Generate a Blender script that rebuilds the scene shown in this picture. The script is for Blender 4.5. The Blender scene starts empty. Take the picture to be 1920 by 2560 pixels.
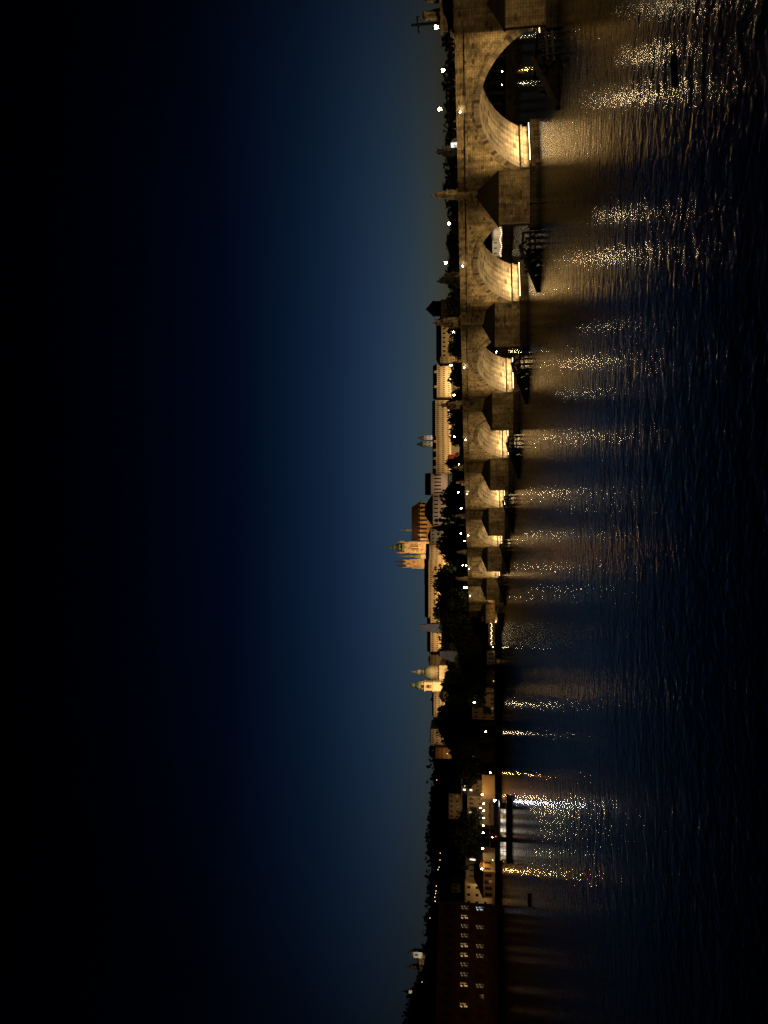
import bpy, bmesh, math, random
from mathutils import Matrix, Vector
sc = bpy.context.scene
COL = sc.collection
PI = math.pi
rad = math.radians

# ---------------------------------------------------------------- camera (the photograph was taken with the phone on its side)
F = 1800.0; VH = 1195.0; CH = 9.3
PT = math.atan((VH-960)/F)
cam = bpy.data.cameras.new('camera'); cam_o = bpy.data.objects.new('camera', cam); COL.objects.link(cam_o)
_f = Vector((0, math.cos(PT), math.sin(PT))); _u = Vector((0, -math.sin(PT), math.cos(PT))); _r = Vector((1, 0, 0))
_m = Matrix.Identity(4)
for i, cv in enumerate((-_u, _r, -_f)):
    for j in range(3): _m[j][i] = cv[j]
_m.translation = (0, 0, CH); cam_o.matrix_world = _m
cam.sensor_fit = 'VERTICAL'; cam.sensor_height = 36; cam.lens = 36*F/2560
cam.clip_start = .5; cam.clip_end = 8000
sc.camera = cam_o

# ---------------------------------------------------------------- night sky: the last blue after sunset
world = bpy.data.worlds.new('World'); sc.world = world; world.use_nodes = True
nt = world.node_tree; nt.nodes.clear()
def wn(t): return nt.nodes.new(t)
wo = wn('ShaderNodeOutputWorld'); wb = wn('ShaderNodeBackground'); ws = wn('ShaderNodeTexSky')
ws.sky_type = 'NISHITA'; ws.sun_disc = False; ws.sun_elevation = rad(-4); ws.sun_rotation = rad(6); ws.ozone_density = 3.0
SKY_STRENGTH = 2.0
wb.inputs['Strength'].default_value = SKY_STRENGTH
tc = wn('ShaderNodeTexCoord'); sx = wn('ShaderNodeSeparateXYZ'); nt.links.new(tc.outputs['Generated'], sx.inputs[0])
ramp = wn('ShaderNodeValToRGB'); nt.links.new(sx.outputs['Z'], ramp.inputs[0])
SKY_STOPS = [(0.0, (.36, .46, .48)), (.035, (.36, .47, .48)), (.087, (.24, .335, .34)), (.2, (.10, .175, .175)), (.325, (.017, .055, .070)), (.47, (.0055, .020, .031)), (.57, (.0024, .007, .011)), (.75, (.0012, .003, .004))]
el = ramp.color_ramp.elements
while len(el) < len(SKY_STOPS): el.new(.5)
for e, (p, c) in zip(el, SKY_STOPS): e.position = p; e.color = (*c, 1)
mul = wn('ShaderNodeMixRGB'); mul.blend_type = 'MULTIPLY'; mul.inputs[0].default_value = 1
nt.links.new(ws.outputs[0], mul.inputs[1]); nt.links.new(ramp.outputs[0], mul.inputs[2])
# the afterglow fades to both sides of the sunset
dotn = wn('ShaderNodeVectorMath'); dotn.operation = 'DOT_PRODUCT'; dotn.inputs[1].default_value = (.05, .998, 0)
nt.links.new(tc.outputs['Generated'], dotn.inputs[0])
mr = wn('ShaderNodeMapRange'); mr.inputs['From Min'].default_value = .76; mr.inputs['From Max'].default_value = 1.0
mr.inputs['To Min'].default_value = .22; mr.inputs['To Max'].default_value = 1.0
nt.links.new(dotn.outputs['Value'], mr.inputs['Value'])
mul2 = wn('ShaderNodeMixRGB'); mul2.blend_type = 'MULTIPLY'; mul2.inputs[0].default_value = 1
nt.links.new(mul.outputs[0], mul2.inputs[1]); nt.links.new(mr.outputs[0], mul2.inputs[2])
nt.links.new(mul2.outputs[0], wb.inputs['Color']); nt.links.new(wb.outputs[0], wo.inputs[0])

sc.view_settings.view_transform = 'Standard'; sc.view_settings.look = 'None'
sc.view_settings.exposure = 0; sc.view_settings.gamma = 1
sc.cycles.use_denoising = True
try: sc.cycles.denoising_prefilter = 'NONE'
except Exception: pass
sc.cycles.max_bounces = 5; sc.cycles.diffuse_bounces = 2; sc.cycles.glossy_bounces = 3
sc.cycles.sample_clamp_indirect = 4; sc.cycles.use_light_tree = True
sc.cycles.caustics_reflective = False; sc.cycles.caustics_refractive = False

WARM = (1.0, .635, .25); SODIUM = (1.0, .50, .16); WHITEL = (1.0, .86, .64); COOL = (.80, .90, 1.0)

# ---------------------------------------------------------------- helpers
def at(x, y, Y):
    """the point of the place seen at pixel (x, y) of the photograph, Y metres ahead"""
    a = (1280-y)/F; b = (960-x)/F
    d = Vector((a, math.cos(PT)-math.sin(PT)*b, math.sin(PT)+math.cos(PT)*b))
    return Vector((0, 0, CH)) + d*(Y/d.y)

class MB:
    def __init__(s): s.v = []; s.f = []; s.uv = []; s.sm = []
    def face(s, pts, uv=None, smooth=False):
        n = len(s.v); s.v += [tuple(p) for p in pts]; s.f.append(tuple(range(n, n+len(pts)))); s.uv.append(uv); s.sm.append(smooth)
    def box(s, x0, x1, y0, y1, z0, z1):
        s.prism([(x0, y0), (x1, y0), (x1, y1), (x0, y1)], z0, z1)
    def prism(s, poly, z0, z1, top=None):
        """poly counter-clockwise seen from above; top = another outline at z1"""
        t = top or poly; n = len(poly)
        for i in range(n):
            j = (i+1) % n
            s.face([(*poly[i], z0), (*poly[j], z0), (*t[j], z1), (*t[i], z1)])
        s.face([(*p, z1) for p in t]); s.face([(*p, z0) for p in reversed(poly)])
    def pyramid(s, poly, z0, apex):
        n = len(poly)
        for i in range(n): s.face([(*poly[i], z0), (*poly[(i+1) % n], z0), apex])
        s.face([(*p, z0) for p in reversed(poly)])
    def tube(s, p0, p1, r0, r1=None, n=6):
        r1 = r0 if r1 is None else r1
        p0 = Vector(p0); p1 = Vector(p1); d = (p1-p0).normalized()
        a = d.cross(Vector((0, 0, 1)) if abs(d.z) < .95 else Vector((1, 0, 0))).normalized(); b = d.cross(a)
        A = [p0+(a*math.cos(k*2*PI/n)+b*math.sin(k*2*PI/n))*r0 for k in range(n)]
        B = [p1+(a*math.cos(k*2*PI/n)+b*math.sin(k*2*PI/n))*r1 for k in range(n)]
        for k in range(n): j = (k+1) % n; s.face([A[j], A[k], B[k], B[j]], smooth=n > 5)
        s.face(A); s.face(list(reversed(B)))
    def lathe(s, prof, c=(0, 0, 0), n=12, lobes=0, amp=0, sxy=(1, 1), ph=0):
        rings = []
        for r, z in prof:
            ring = []
            for k in range(n):
                t = k*2*PI/n+ph; rr = r*(1+amp*math.cos(lobes*t))
                ring.append((c[0]+rr*math.cos(t)*sxy[0], c[1]+rr*math.sin(t)*sxy[1], c[2]+z))
            rings.append(ring)
        for a, b in zip(rings, rings[1:]):
            for k in range(n): j = (k+1) % n; s.face([a[k], a[j], b[j], b[k]], smooth=True)
        s.face(list(reversed(rings[0]))); s.face(rings[-1])
    def bar(s, p0, p1, w, h):
        p0 = Vector(p0); p1 = Vector(p1); d = (p1-p0).normalized()
        a = d.cross(Vector((0, 0, 1)) if abs(d.z) < .95 else Vector((0, 1, 0))).normalized()*w/2; b = d.cross(a).normalized()*h/2
        A = [p0-a-b, p0+a-b, p0+a+b, p0-a+b]; B = [q+(p1-p0) for q in A]
        for k in range(4): j = (k+1) % 4; s.face([A[j], A[k], B[k], B[j]])
        s.face(A); s.face(list(reversed(B)))
    def mesh(s, name, m=None, weld=False):
        me = bpy.data.meshes.new(name); me.from_pydata(s.v, [], s.f)
        uvl = me.uv_layers.new(name='UVMap'); data = []
        for fi, f in enumerate(s.f):
            if s.uv[fi]: data += list(s.uv[fi]); continue
            P = [Vector(s.v[i]) for i in f]
            n = (P[1]-P[0]).cross(P[2]-P[0]) if len(P) > 2 else Vector((0, 0, 1))
            if n.length: n.normalize()
            if abs(n.z) > .85: data += [(p.x, p.y) for p in P]
            else:
                t = Vector((0, 0, 1)).cross(n).normalized(); data += [(p.dot(t), p.z) for p in P]
        uvl.data.foreach_set('uv', [c for p in data for c in p])
        me.polygons.foreach_set('use_smooth', s.sm)
        if m: me.materials.append(m)
        if weld:
            bm = bmesh.new(); bm.from_mesh(me); bmesh.ops.remove_doubles(bm, verts=bm.verts, dist=.002)
            bmesh.ops.recalc_face_normals(bm, faces=bm.faces); bm.to_mesh(me); bm.free()
        me.update(); return me
    def build(s, name, m, parent=None, loc=(0, 0, 0), weld=False):
        return link(name, s.mesh(name, m, weld), parent, loc)

def link(name, data, parent=None, loc=(0, 0, 0), rz=0):
    o = bpy.data.objects.new(name, data); COL.objects.link(o); o.location = loc; o.rotation_euler = (0, 0, rz)
    if parent: o.parent = parent
    return o
def tag(o, label=None, cat=None, group=None, kind=None):
    if label: o['label'] = label
    if cat: o['category'] = cat
    if group: o['group'] = group
    if kind: o['kind'] = kind
    return o
def thing(name, label, cat, loc=(0, 0, 0), rz=0, group=None):
    return tag(link(name, None, None, loc, rz), label, cat, group)
def copy_tree(o, parent=None):
    c = o.copy(); COL.objects.link(c); c.parent = parent
    for ch in list(o.children): copy_tree(ch, c)
    return c
ORD = ['first', 'second', 'third', 'fourth', 'fifth', 'sixth', 'seventh', 'eighth', 'ninth', 'tenth', 'eleventh', 'twelfth', 'thirteenth', 'fourteenth', 'fifteenth', 'sixteenth', 'seventeenth', 'eighteenth', 'nineteenth', 'twentieth']
def ordn(i):
    if i < 20: return ORD[i]
    t = ['twenty', 'thirty', 'forty', 'fifty'][(i+1)//10-2]
    return (t+'-'+ORD[(i+1) % 10-1]) if (i+1) % 10 else {'twenty': 'twentieth', 'thirty': 'thirtieth', 'forty': 'fortieth', 'fifty': 'fiftieth'}[t]

def aim(o, target):
    d = Vector(target)-o.location; o.rotation_euler = d.to_track_quat('-Z', 'Y').to_euler()
def spot(loc, target, watts, color, angle=100, size=.3, blend=.6):
    l = bpy.data.lights.new('floodlight', 'SPOT'); l.energy = watts; l.color = color; l.spot_size = rad(angle); l.spot_blend = blend; l.shadow_soft_size = size
    o = bpy.data.objects.new('floodlight', l); COL.objects.link(o); o.location = loc; aim(o, target); return o

# ---------------------------------------------------------------- materials
MATS = {}
def mat_nodes(name):
    m = bpy.data.materials.new(name); m.use_nodes = True; t = m.node_tree; b = t.nodes['Principled BSDF']; MATS[name] = m
    return m, t, b
def noise_mix(t, c0, c1, scale, detail=4, coord='Object', lo=.35, hi=.65):
    tcn = t.nodes.new('ShaderNodeTexCoord'); n = t.nodes.new('ShaderNodeTexNoise'); n.inputs['Scale'].default_value = scale; n.inputs['Detail'].default_value = detail
    t.links.new(tcn.outputs[coord], n.inputs['Vector'])
    mrn = t.nodes.new('ShaderNodeMapRange'); mrn.inputs['From Min'].default_value = lo; mrn.inputs['From Max'].default_value = hi
    t.links.new(n.outputs['Fac'], mrn.inputs['Value'])
    mx = t.nodes.new('ShaderNodeMixRGB'); mx.inputs[1].default_value = (*c0, 1); mx.inputs[2].default_value = (*c1, 1)
    t.links.new(mrn.outputs[0], mx.inputs[0]); return mx, n
def plain(name, c, rough=.8, c2=None, scale=1.5, metallic=0, spec=.3):
    m, t, b = mat_nodes(name)
    mx, n = noise_mix(t, c, c2 or tuple(v*.6 for v in c), scale)
    t.links.new(mx.outputs[0], b.inputs['Base Color']); b.inputs['Roughness'].default_value = rough
    b.inputs['Metallic'].default_value = metallic; b.inputs['Specular IOR Level'].default_value = spec
    return m
def emit(name, c, strength, vary=0):
    m, t, b = mat_nodes(name)
    b.inputs['Base Color'].default_value = (.02, .02, .02, 1); b.inputs['Emission Color'].default_value = (*c, 1); b.inputs['Emission Strength'].default_value = strength
    if vary:
        tcn = t.nodes.new('ShaderNodeTexCoord'); n = t.nodes.new('ShaderNodeTexNoise'); n.inputs['Scale'].default_value = vary; t.links.new(tcn.outputs['Object'], n.inputs['Vector'])
        mrn = t.nodes.new('ShaderNodeMapRange'); mrn.inputs['From Min'].default_value = .35; mrn.inputs['From Max'].default_value = .68; mrn.inputs['To Min'].default_value = strength*.08; mrn.inputs['To Max'].default_value = strength*1.6
        t.links.new(n.outputs['Fac'], mrn.inputs['Value']); t.links.new(mrn.outputs[0], b.inputs['Emission Strength'])
    return m
def emit_spots(name, c, strength, scale):
    m = emit(name, c, strength, scale); t = m.node_tree
    for n in t.nodes:
        if n.type == 'MAP_RANGE':
            n.inputs['From Min'].default_value = .52; n.inputs['From Max'].default_value = .68; n.inputs['To Min'].default_value = strength*.03; n.inputs['To Max'].default_value = strength*3
    return m
def masonry(name, c1, c2, dark, bw=.95, bh=.46, darkness=.5, mortar=(.09, .075, .055), bump=.5):
    """ashlar: courses of blocks, some of them sooty, with stains that run across the courses"""
    m, t, b = mat_nodes(name); N = t.nodes.new; L = t.links.new
    uv = N('ShaderNodeUVMap'); uv.uv_map = 'UVMap'
    nz = N('ShaderNodeTexNoise'); nz.inputs['Scale'].default_value = .45; nz.inputs['Detail'].default_value = 2; L(uv.outputs[0], nz.inputs['Vector'])
    wob = N('ShaderNodeVectorMath'); wob.operation = 'SCALE'; wob.inputs['Scale'].default_value = .12; L(nz.outputs['Color'], wob.inputs[0])
    ad = N('ShaderNodeVectorMath'); L(uv.outputs[0], ad.inputs[0]); L(wob.outputs[0], ad.inputs[1])
    br = N('ShaderNodeTexBrick'); L(ad.outputs[0], br.inputs['Vector'])
    br.inputs['Color1'].default_value = (0, 0, 0, 1); br.inputs['Color2'].default_value = (1, 1, 1, 1); br.inputs['Mortar'].default_value = (.5, .5, .5, 1)
    br.inputs['Scale'].default_value = 1; br.inputs['Brick Width'].default_value = bw; br.inputs['Row Height'].default_value = bh
    br.inputs['Mortar Size'].default_value = .022; br.inputs['Mortar Smooth'].default_value = .3; br.inputs['Bias'].default_value = 0
    cr = N('ShaderNodeValToRGB'); L(br.outputs['Color'], cr.inputs[0])
    e = cr.color_ramp.elements; e[0].position = 0; e[0].color = (*dark, 1); e[1].position = 1; e[1].color = (*c2, 1)
    for p, c in ((.10*darkness*2, dark), (.18*darkness*2, c1), (.6, tuple((a+q)/2 for a, q in zip(c1, c2)))):
        q = e.new(p); q.color = (*c, 1)
    # patches of clean and sooty wall
    pn = N('ShaderNodeTexNoise'); pn.inputs['Scale'].default_value = .22; pn.inputs['Detail'].default_value = 6; pn.inputs['Roughness'].default_value = .65; L(uv.outputs[0], pn.inputs['Vector'])
    pr = N('ShaderNodeMapRange'); pr.inputs['From Min'].default_value = .30; pr.inputs['From Max'].default_value = .68; pr.inputs['To Min'].default_value = .2; pr.inputs['To Max'].default_value = 1.35; L(pn.outputs['Fac'], pr.inputs['Value'])
    fn = N('ShaderNodeTexNoise'); fn.inputs['Scale'].default_value = 2.6; fn.inputs['Detail'].default_value = 6; fn.inputs['Roughness'].default_value = .7; L(uv.outputs[0], fn.inputs['Vector'])
    fr = N('ShaderNodeMapRange'); fr.inputs['From Min'].default_value = .3; fr.inputs['From Max'].default_value = .7; fr.inputs['To Min'].default_value = .62; fr.inputs['To Max'].default_value = 1.2; L(fn.outputs['Fac'], fr.inputs['Value'])
    # rain streaks down the wall
    mp = N('ShaderNodeMapping'); mp.inputs['Scale'].default_value = (1.3, .12, 1); L(uv.outputs[0], mp.inputs['Vector'])
    sn = N('ShaderNodeTexNoise'); sn.inputs['Scale'].default_value = 1; sn.inputs['Detail'].default_value = 4; L(mp.outputs[0], sn.inputs['Vector'])
    sr = N('ShaderNodeMapRange'); sr.inputs['From Min'].default_value = .35; sr.inputs['From Max'].default_value = .65; sr.inputs['To Min'].default_value = .5; sr.inputs['To Max'].default_value = 1.1; L(sn.outputs['Fac'], sr.inputs['Value'])
    m1 = N('ShaderNodeMath'); m1.operation = 'MULTIPLY'; L(pr.outputs[0], m1.inputs[0]); L(fr.outputs[0], m1.inputs[1])
    m2 = N('ShaderNodeMath'); m2.operation = 'MULTIPLY'; L(m1.outputs[0], m2.inputs[0]); L(sr.outputs[0], m2.inputs[1])
    mm = N('ShaderNodeMixRGB'); L(br.outputs['Fac'], mm.inputs[0]); L(cr.outputs[0], mm.inputs[1]); mm.inputs[2].default_value = (*mortar, 1)
    mx = N('ShaderNodeVectorMath'); mx.operation = 'SCALE'; L(mm.outputs[0], mx.inputs[0]); L(m2.outputs[0], mx.inputs['Scale'])
    L(mx.outputs[0], b.inputs['Base Color'])
    h = N('ShaderNodeMath'); h.operation = 'SUBTRACT'; L(fn.outputs['Fac'], h.inputs[0]); L(br.outputs['Fac'], h.inputs[1])
    h2 = N('ShaderNodeMath'); h2.operation = 'MULTIPLY_ADD'; L(br.outputs['Color'], h2.inputs[0]); h2.inputs[1].default_value = .5; L(h.outputs[0], h2.inputs[2])
    bp = N('ShaderNodeBump'); bp.inputs['Strength'].default_value = bump; bp.inputs['Distance'].default_value = .05; L(h2.outputs[0], bp.inputs['Height']); L(bp.outputs[0], b.inputs['Normal'])
    b.inputs['Roughness'].default_value = .85; b.inputs['Specular IOR Level'].default_value = .2
    return m

STONE = masonry('bridge_sandstone', (.25, .20, .12), (.39, .315, .195), (.11, .085, .05), .7, .34, .30)
STONE_PIER = masonry('pier_sandstone', (.22, .18, .11), (.33, .265, .17), (.12, .095, .06), .75, .36, .30)
STONE_VAULT = masonry('vault_sandstone', (.27, .23, .16), (.37, .32, .22), (.11, .09, .06), 1.3, .55, .35, bump=.6)
STONE_RING = masonry('voussoir_stone', (.2, .165, .11), (.31, .26, .175), (.07, .055, .04), .55, 3.0, .5)
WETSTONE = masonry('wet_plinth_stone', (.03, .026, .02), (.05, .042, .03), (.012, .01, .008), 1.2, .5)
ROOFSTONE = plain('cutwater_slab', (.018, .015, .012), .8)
STATUE = plain('weathered_statue_stone', (.44, .37, .26), .85, (.14, .11, .08), 1.6)
BRONZE = plain('dark_bronze', (.03, .028, .024), .5, (.015, .014, .012), 2)
IRON = plain('black_iron', (.02, .02, .02), .5)
TIMBER = plain('dark_wet_timber', (.008, .007, .006), .7, (.004, .0035, .003), 3)
QUAY = masonry('quay_stone', (.045, .038, .03), (.075, .062, .045), (.02, .017, .012), 1.2, .5)
GROUND = plain('dark_ground', (.035, .035, .025), .95, (.02, .022, .014), .2)
LEAF = plain('foliage', (.05, .065, .025), .7, (.03, .045, .015), .3)
LEAF2 = plain('dark_foliage', (.03, .042, .02), .7, (.018, .026, .012), .3)
BARK = plain('bark', (.05, .04, .03), .9)
ROOFTILE = plain('dark_roof_tile', (.05, .03, .022), .8, (.03, .018, .014), .8)
SLATE = plain('slate_roof', (.05, .052, .055), .6, (.03, .03, .034), .8)
LEAD = plain('grey_lead_roof', (.32, .30, .31), .6, (.24, .23, .24), .5)
COPPER = plain('green_copper', (.15, .19, .11), .6, (.09, .12, .07), .4)
DOMEGREEN = plain('pale_verdigris', (.33, .38, .24), .6, (.24, .29, .18), .4)
CREAM = plain('cream_plaster', (.52, .44, .28), .85, (.42, .35, .22), .25)
PINKP = plain('pale_plaster', (.50, .42, .35), .85, (.42, .35, .29), .25)
GOTHIC = plain('gothic_sandstone', (.44, .33, .18), .85, (.20, .14, .08), .35)
BROWNP = plain('brown_plaster', (.22, .15, .09), .85, (.16, .11, .07), .3)
OLIVEP = plain('old_ochre_plaster', (.34, .28, .18), .85, (.27, .22, .14), .3)
REDP = plain('dark_red_plaster', (.12, .046, .026), .85, (.075, .028, .016), .35)
DARKP = plain('dim_plaster', (.12, .09, .06), .85, (.08, .06, .04), .3)
GLASS = plain('dark_window_glass', (.015, .014, .013), .15, (.03, .025, .02), .6)
TRIM = plain('stone_trim', (.34, .28, .19), .8)
WHITEP = plain('white_paint', (.7, .68, .62), .6, (.6, .58, .52), .4)
HULL = plain('black_hull_paint', (.012, .012, .014), .4)
REDCLOTH = plain('red_cloth', (.5, .05, .03), .8)
L_BRIDGE = emit('lantern_glow_warm', (1, .74, .40), 105)
L_WALL = emit('floodlight_glass', (1, .76, .42), 140)
L_STRIP = emit('light_strip_glow', (1, .80, .45), 9)
L_BANK = emit('lantern_glow_bank', (1, .74, .40), 100)
L_ORANGE = emit('lantern_glow_orange', (1, .44, .13), 260)
L_WHITE = emit('lantern_glow_white', (.86, .92, 1), 120)
L_BULB = emit('bulb_glow', (1, .76, .42), 9)
L_WIN = emit('lit_window_glow', (1, .68, .30), 1.6, 1.1)
L_WINW = emit('lit_window_white', (1, .88, .66), 2.2, 1.3)
L_WINDIM = emit('dim_window_glow', (1, .72, .38), .35, .9)
L_CABIN = emit('boat_cabin_glow', (1, .84, .62), .8, .5)
L_RED = emit('red_lamp_glow', (1, .08, .03), 2.5)

# ---------------------------------------------------------------- water
def make_water():
    m, t, b = mat_nodes('river_water'); N = t.nodes.new; L = t.links.new
    b.inputs['Base Color'].default_value = (.003, .003, .003, 1); b.inputs['Roughness'].default_value = .135; b.inputs['IOR'].default_value = 1.333
    b.inputs['Specular IOR Level'].default_value = .27
    g = N('ShaderNodeNewGeometry')
    hs = None
    for sc_, amp, rot, stretch, det in ((.33, .050, .3, 1.5, 1.0), (.80, .075, -.30, 1.5, 1.5), (2.1, .036, .4, 1.0, 1.5), (5.5, .0050, -.4, 1.0, 1.0)):
        mp = N('ShaderNodeMapping'); mp.inputs['Rotation'].default_value = (0, 0, rot); mp.inputs['Scale'].default_value = (1/stretch, 1, 1); L(g.outputs['Position'], mp.inputs['Vector'])
        n = N('ShaderNodeTexNoise'); n.inputs['Scale'].default_value = sc_; n.inputs['Detail'].default_value = det; n.inputs['Roughness'].default_value = .5; n.inputs['Distortion'].default_value = .6; L(mp.outputs[0], n.inputs['Vector'])
        k = N('ShaderNodeMath'); k.operation = 'MULTIPLY_ADD'; L(n.outputs['Fac'], k.inputs[0]); k.inputs[1].default_value = amp; k.inputs[2].default_value = 0
        if hs: L(hs.outputs[0], k.inputs[2])
        hs = k
    bp = N('ShaderNodeBump'); bp.inputs['Strength'].default_value = 1; bp.inputs['Distance'].default_value = WAVE
    pn = N('ShaderNodeTexNoise'); pn.inputs['Scale'].default_value = .035; pn.inputs['Detail'].default_value = 3; L(g.outputs['Position'], pn.inputs['Vector'])
    pm = N('ShaderNodeMapRange'); pm.inputs['From Min'].default_value = .35; pm.inputs['From Max'].default_value = .65; pm.inputs['To Min'].default_value = .55; pm.inputs['To Max'].default_value = 1.0
    L(pn.outputs['Fac'], pm.inputs['Value']); L(pm.outputs[0], bp.inputs['Strength']); L(hs.outputs[0], bp.inputs['Height']); L(bp.outputs[0], b.inputs['Normal'])
    mb = MB(); mb.face([(-1400, -80, 0), (900, -80, 0), (900, 600, 0), (-1400, 600, 0)])
    tag(mb.build('river', m), 'dark rippled river with golden light streaks', None, None, 'structure')
WAVE = 1.0
make_water()

# ---------------------------------------------------------------- banks, ground and hills
BANK = [(-700, 285), (-420, 296), (-150, 300), (-14, 300), (79, 213), (111, 180), (230, 66)]
GZ = 2.0
def ground():
    mb = MB(); far = 2600
    for (xa, ya), (xb, yb) in zip(BANK, BANK[1:]):
        mb.face([(xa, ya, GZ), (xb, yb, GZ), (xb+(xb > 0)*700, far, GZ), (xa+(xa > 0)*700, far, GZ)])
    tag(mb.build('ground', GROUND), 'dark flat ground behind the far quay', None, None, 'structure')
ground()
def quay(i0, i1, label):
    mb = MB(); cp = MB()
    for (xa, ya), (xb, yb) in zip(BANK[i0:i1], BANK[i0+1:i1+1]):
        d = (Vector((xb, yb))-Vector((xa, ya))).normalized(); n = Vector((d.y, -d.x))
        q = lambda x, y, o: (x+n.x*o, y+n.y*o)
        mb.prism([q(xa, ya, .7), q(xb, yb, .7), q(xb, yb, -.5), q(xa, ya, -.5)], -1.5, GZ-.1)
        cp.prism([q(xa, ya, .85), q(xb, yb, .85), q(xb, yb, .25), q(xa, ya, .25)], GZ-.1, GZ+.35)
    w = tag(mb.build('embankment_wall', QUAY), label, 'wall')
    cp.build('parapet', QUAY, w)
quay(0, 3, 'long dark stone quay wall along the far bank in the lower half of the photo')
quay(3, 6, 'dark stone quay wall seen through the arches behind the bridge')

def smooth(a, b, x):
    t = max(0, min(1, (x-a)/(b-a))); return t*t*(3-2*t)
RIDGE = [(-1000, 111), (-800, 112), (-760, 109), (-735, 102), (-700, 89), (-650, 82), (-600, 77), (-570, 80), (-545, 75), (-510, 79), (-470, 77), (-430, 74), (-390, 71), (-340, 71), (-300, 70), (-260, 66), (-190, 36), (0, 33), (300, 30), (420, 20), (700, 8)]
def prof(X):
    for (a, za), (b, zb) in zip(RIDGE, RIDGE[1:]):
        if a <= X <= b: return za+(zb-za)*(X-a)/(b-a)
    return RIDGE[0][1] if X < RIDGE[0][0] else RIDGE[-1][1]
def hill_z(X, Y):
    if Y < 400: return GZ
    w = smooth(430, 1080, Y) if X < -230 else smooth(430, 860, Y) if X > -150 else None
    if w is None:
        k = (X+230)/80; w = smooth(430, 1080, Y)*(1-k)+smooth(430, 860, Y)*k
    return max(GZ-.4, (prof(X*1100/max(Y, 900))-GZ)*w+GZ-.4)
def hills():
    mb = MB(); nx, ny = 90, 44; P = {}
    for i in range(nx+1):
        for j in range(ny+1):
            X = -1150+i*(2000/nx); Y = 420+j*(900/ny); P[i, j] = (X, Y, hill_z(X, Y)+(random.random()-.5)*1.2*(Y > 500))
    for i in range(nx):
        for j in range(ny): mb.face([P[i, j], P[i+1, j], P[i+1, j+1], P[i, j+1]], smooth=True)
    tag(mb.build('hill', GROUND, weld=True), 'dark hillside rising behind the far bank', None, None, 'structure')
random.seed(4); hills()

# ---------------------------------------------------------------- the bridge
AL = rad(25.965)
B0 = Vector((58.5, 105.0, 0))
DIR = Vector((-math.sin(AL), math.cos(AL), 0)); NRM = Vector((-math.cos(AL), -math.sin(AL), 0))
BRZ = math.atan2(DIR.y, DIR.x)
def bp(s, t, z): return B0+DIR*s+NRM*t+Vector((0, 0, z))      # along the bridge, out towards the camera, up
WID = 9.5; HS = 10.5; SPR = 2.6
def ztop(s): return 12.45+min(.65, max(-.1, .0065*s))
NB = 9
CROWN = [9.2, 9.1, 9.4, 9.45, 9.4, 9.3, 9.2, 9.0, 8.8, 8.6]
bridge = thing('stone_bridge', 'long medieval stone arch bridge of golden blocks crossing the river', 'bridge', B0, BRZ)
def arc(k, n=28, grow=0):
    cz = CROWN[k+1]; rise = cz-SPR; R = (HS*HS+rise*rise)/(2*rise); zc = cz-R
    a0 = math.asin(HS/R); out = []
    for i in range(n+1):
        a = -a0+2*a0*i/n; out.append(((R+grow)*math.sin(a), zc+(R+grow)*math.cos(a), R*(a+a0)))
    return out
STRC = 1.42      # height of the parapet over the string course
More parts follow.
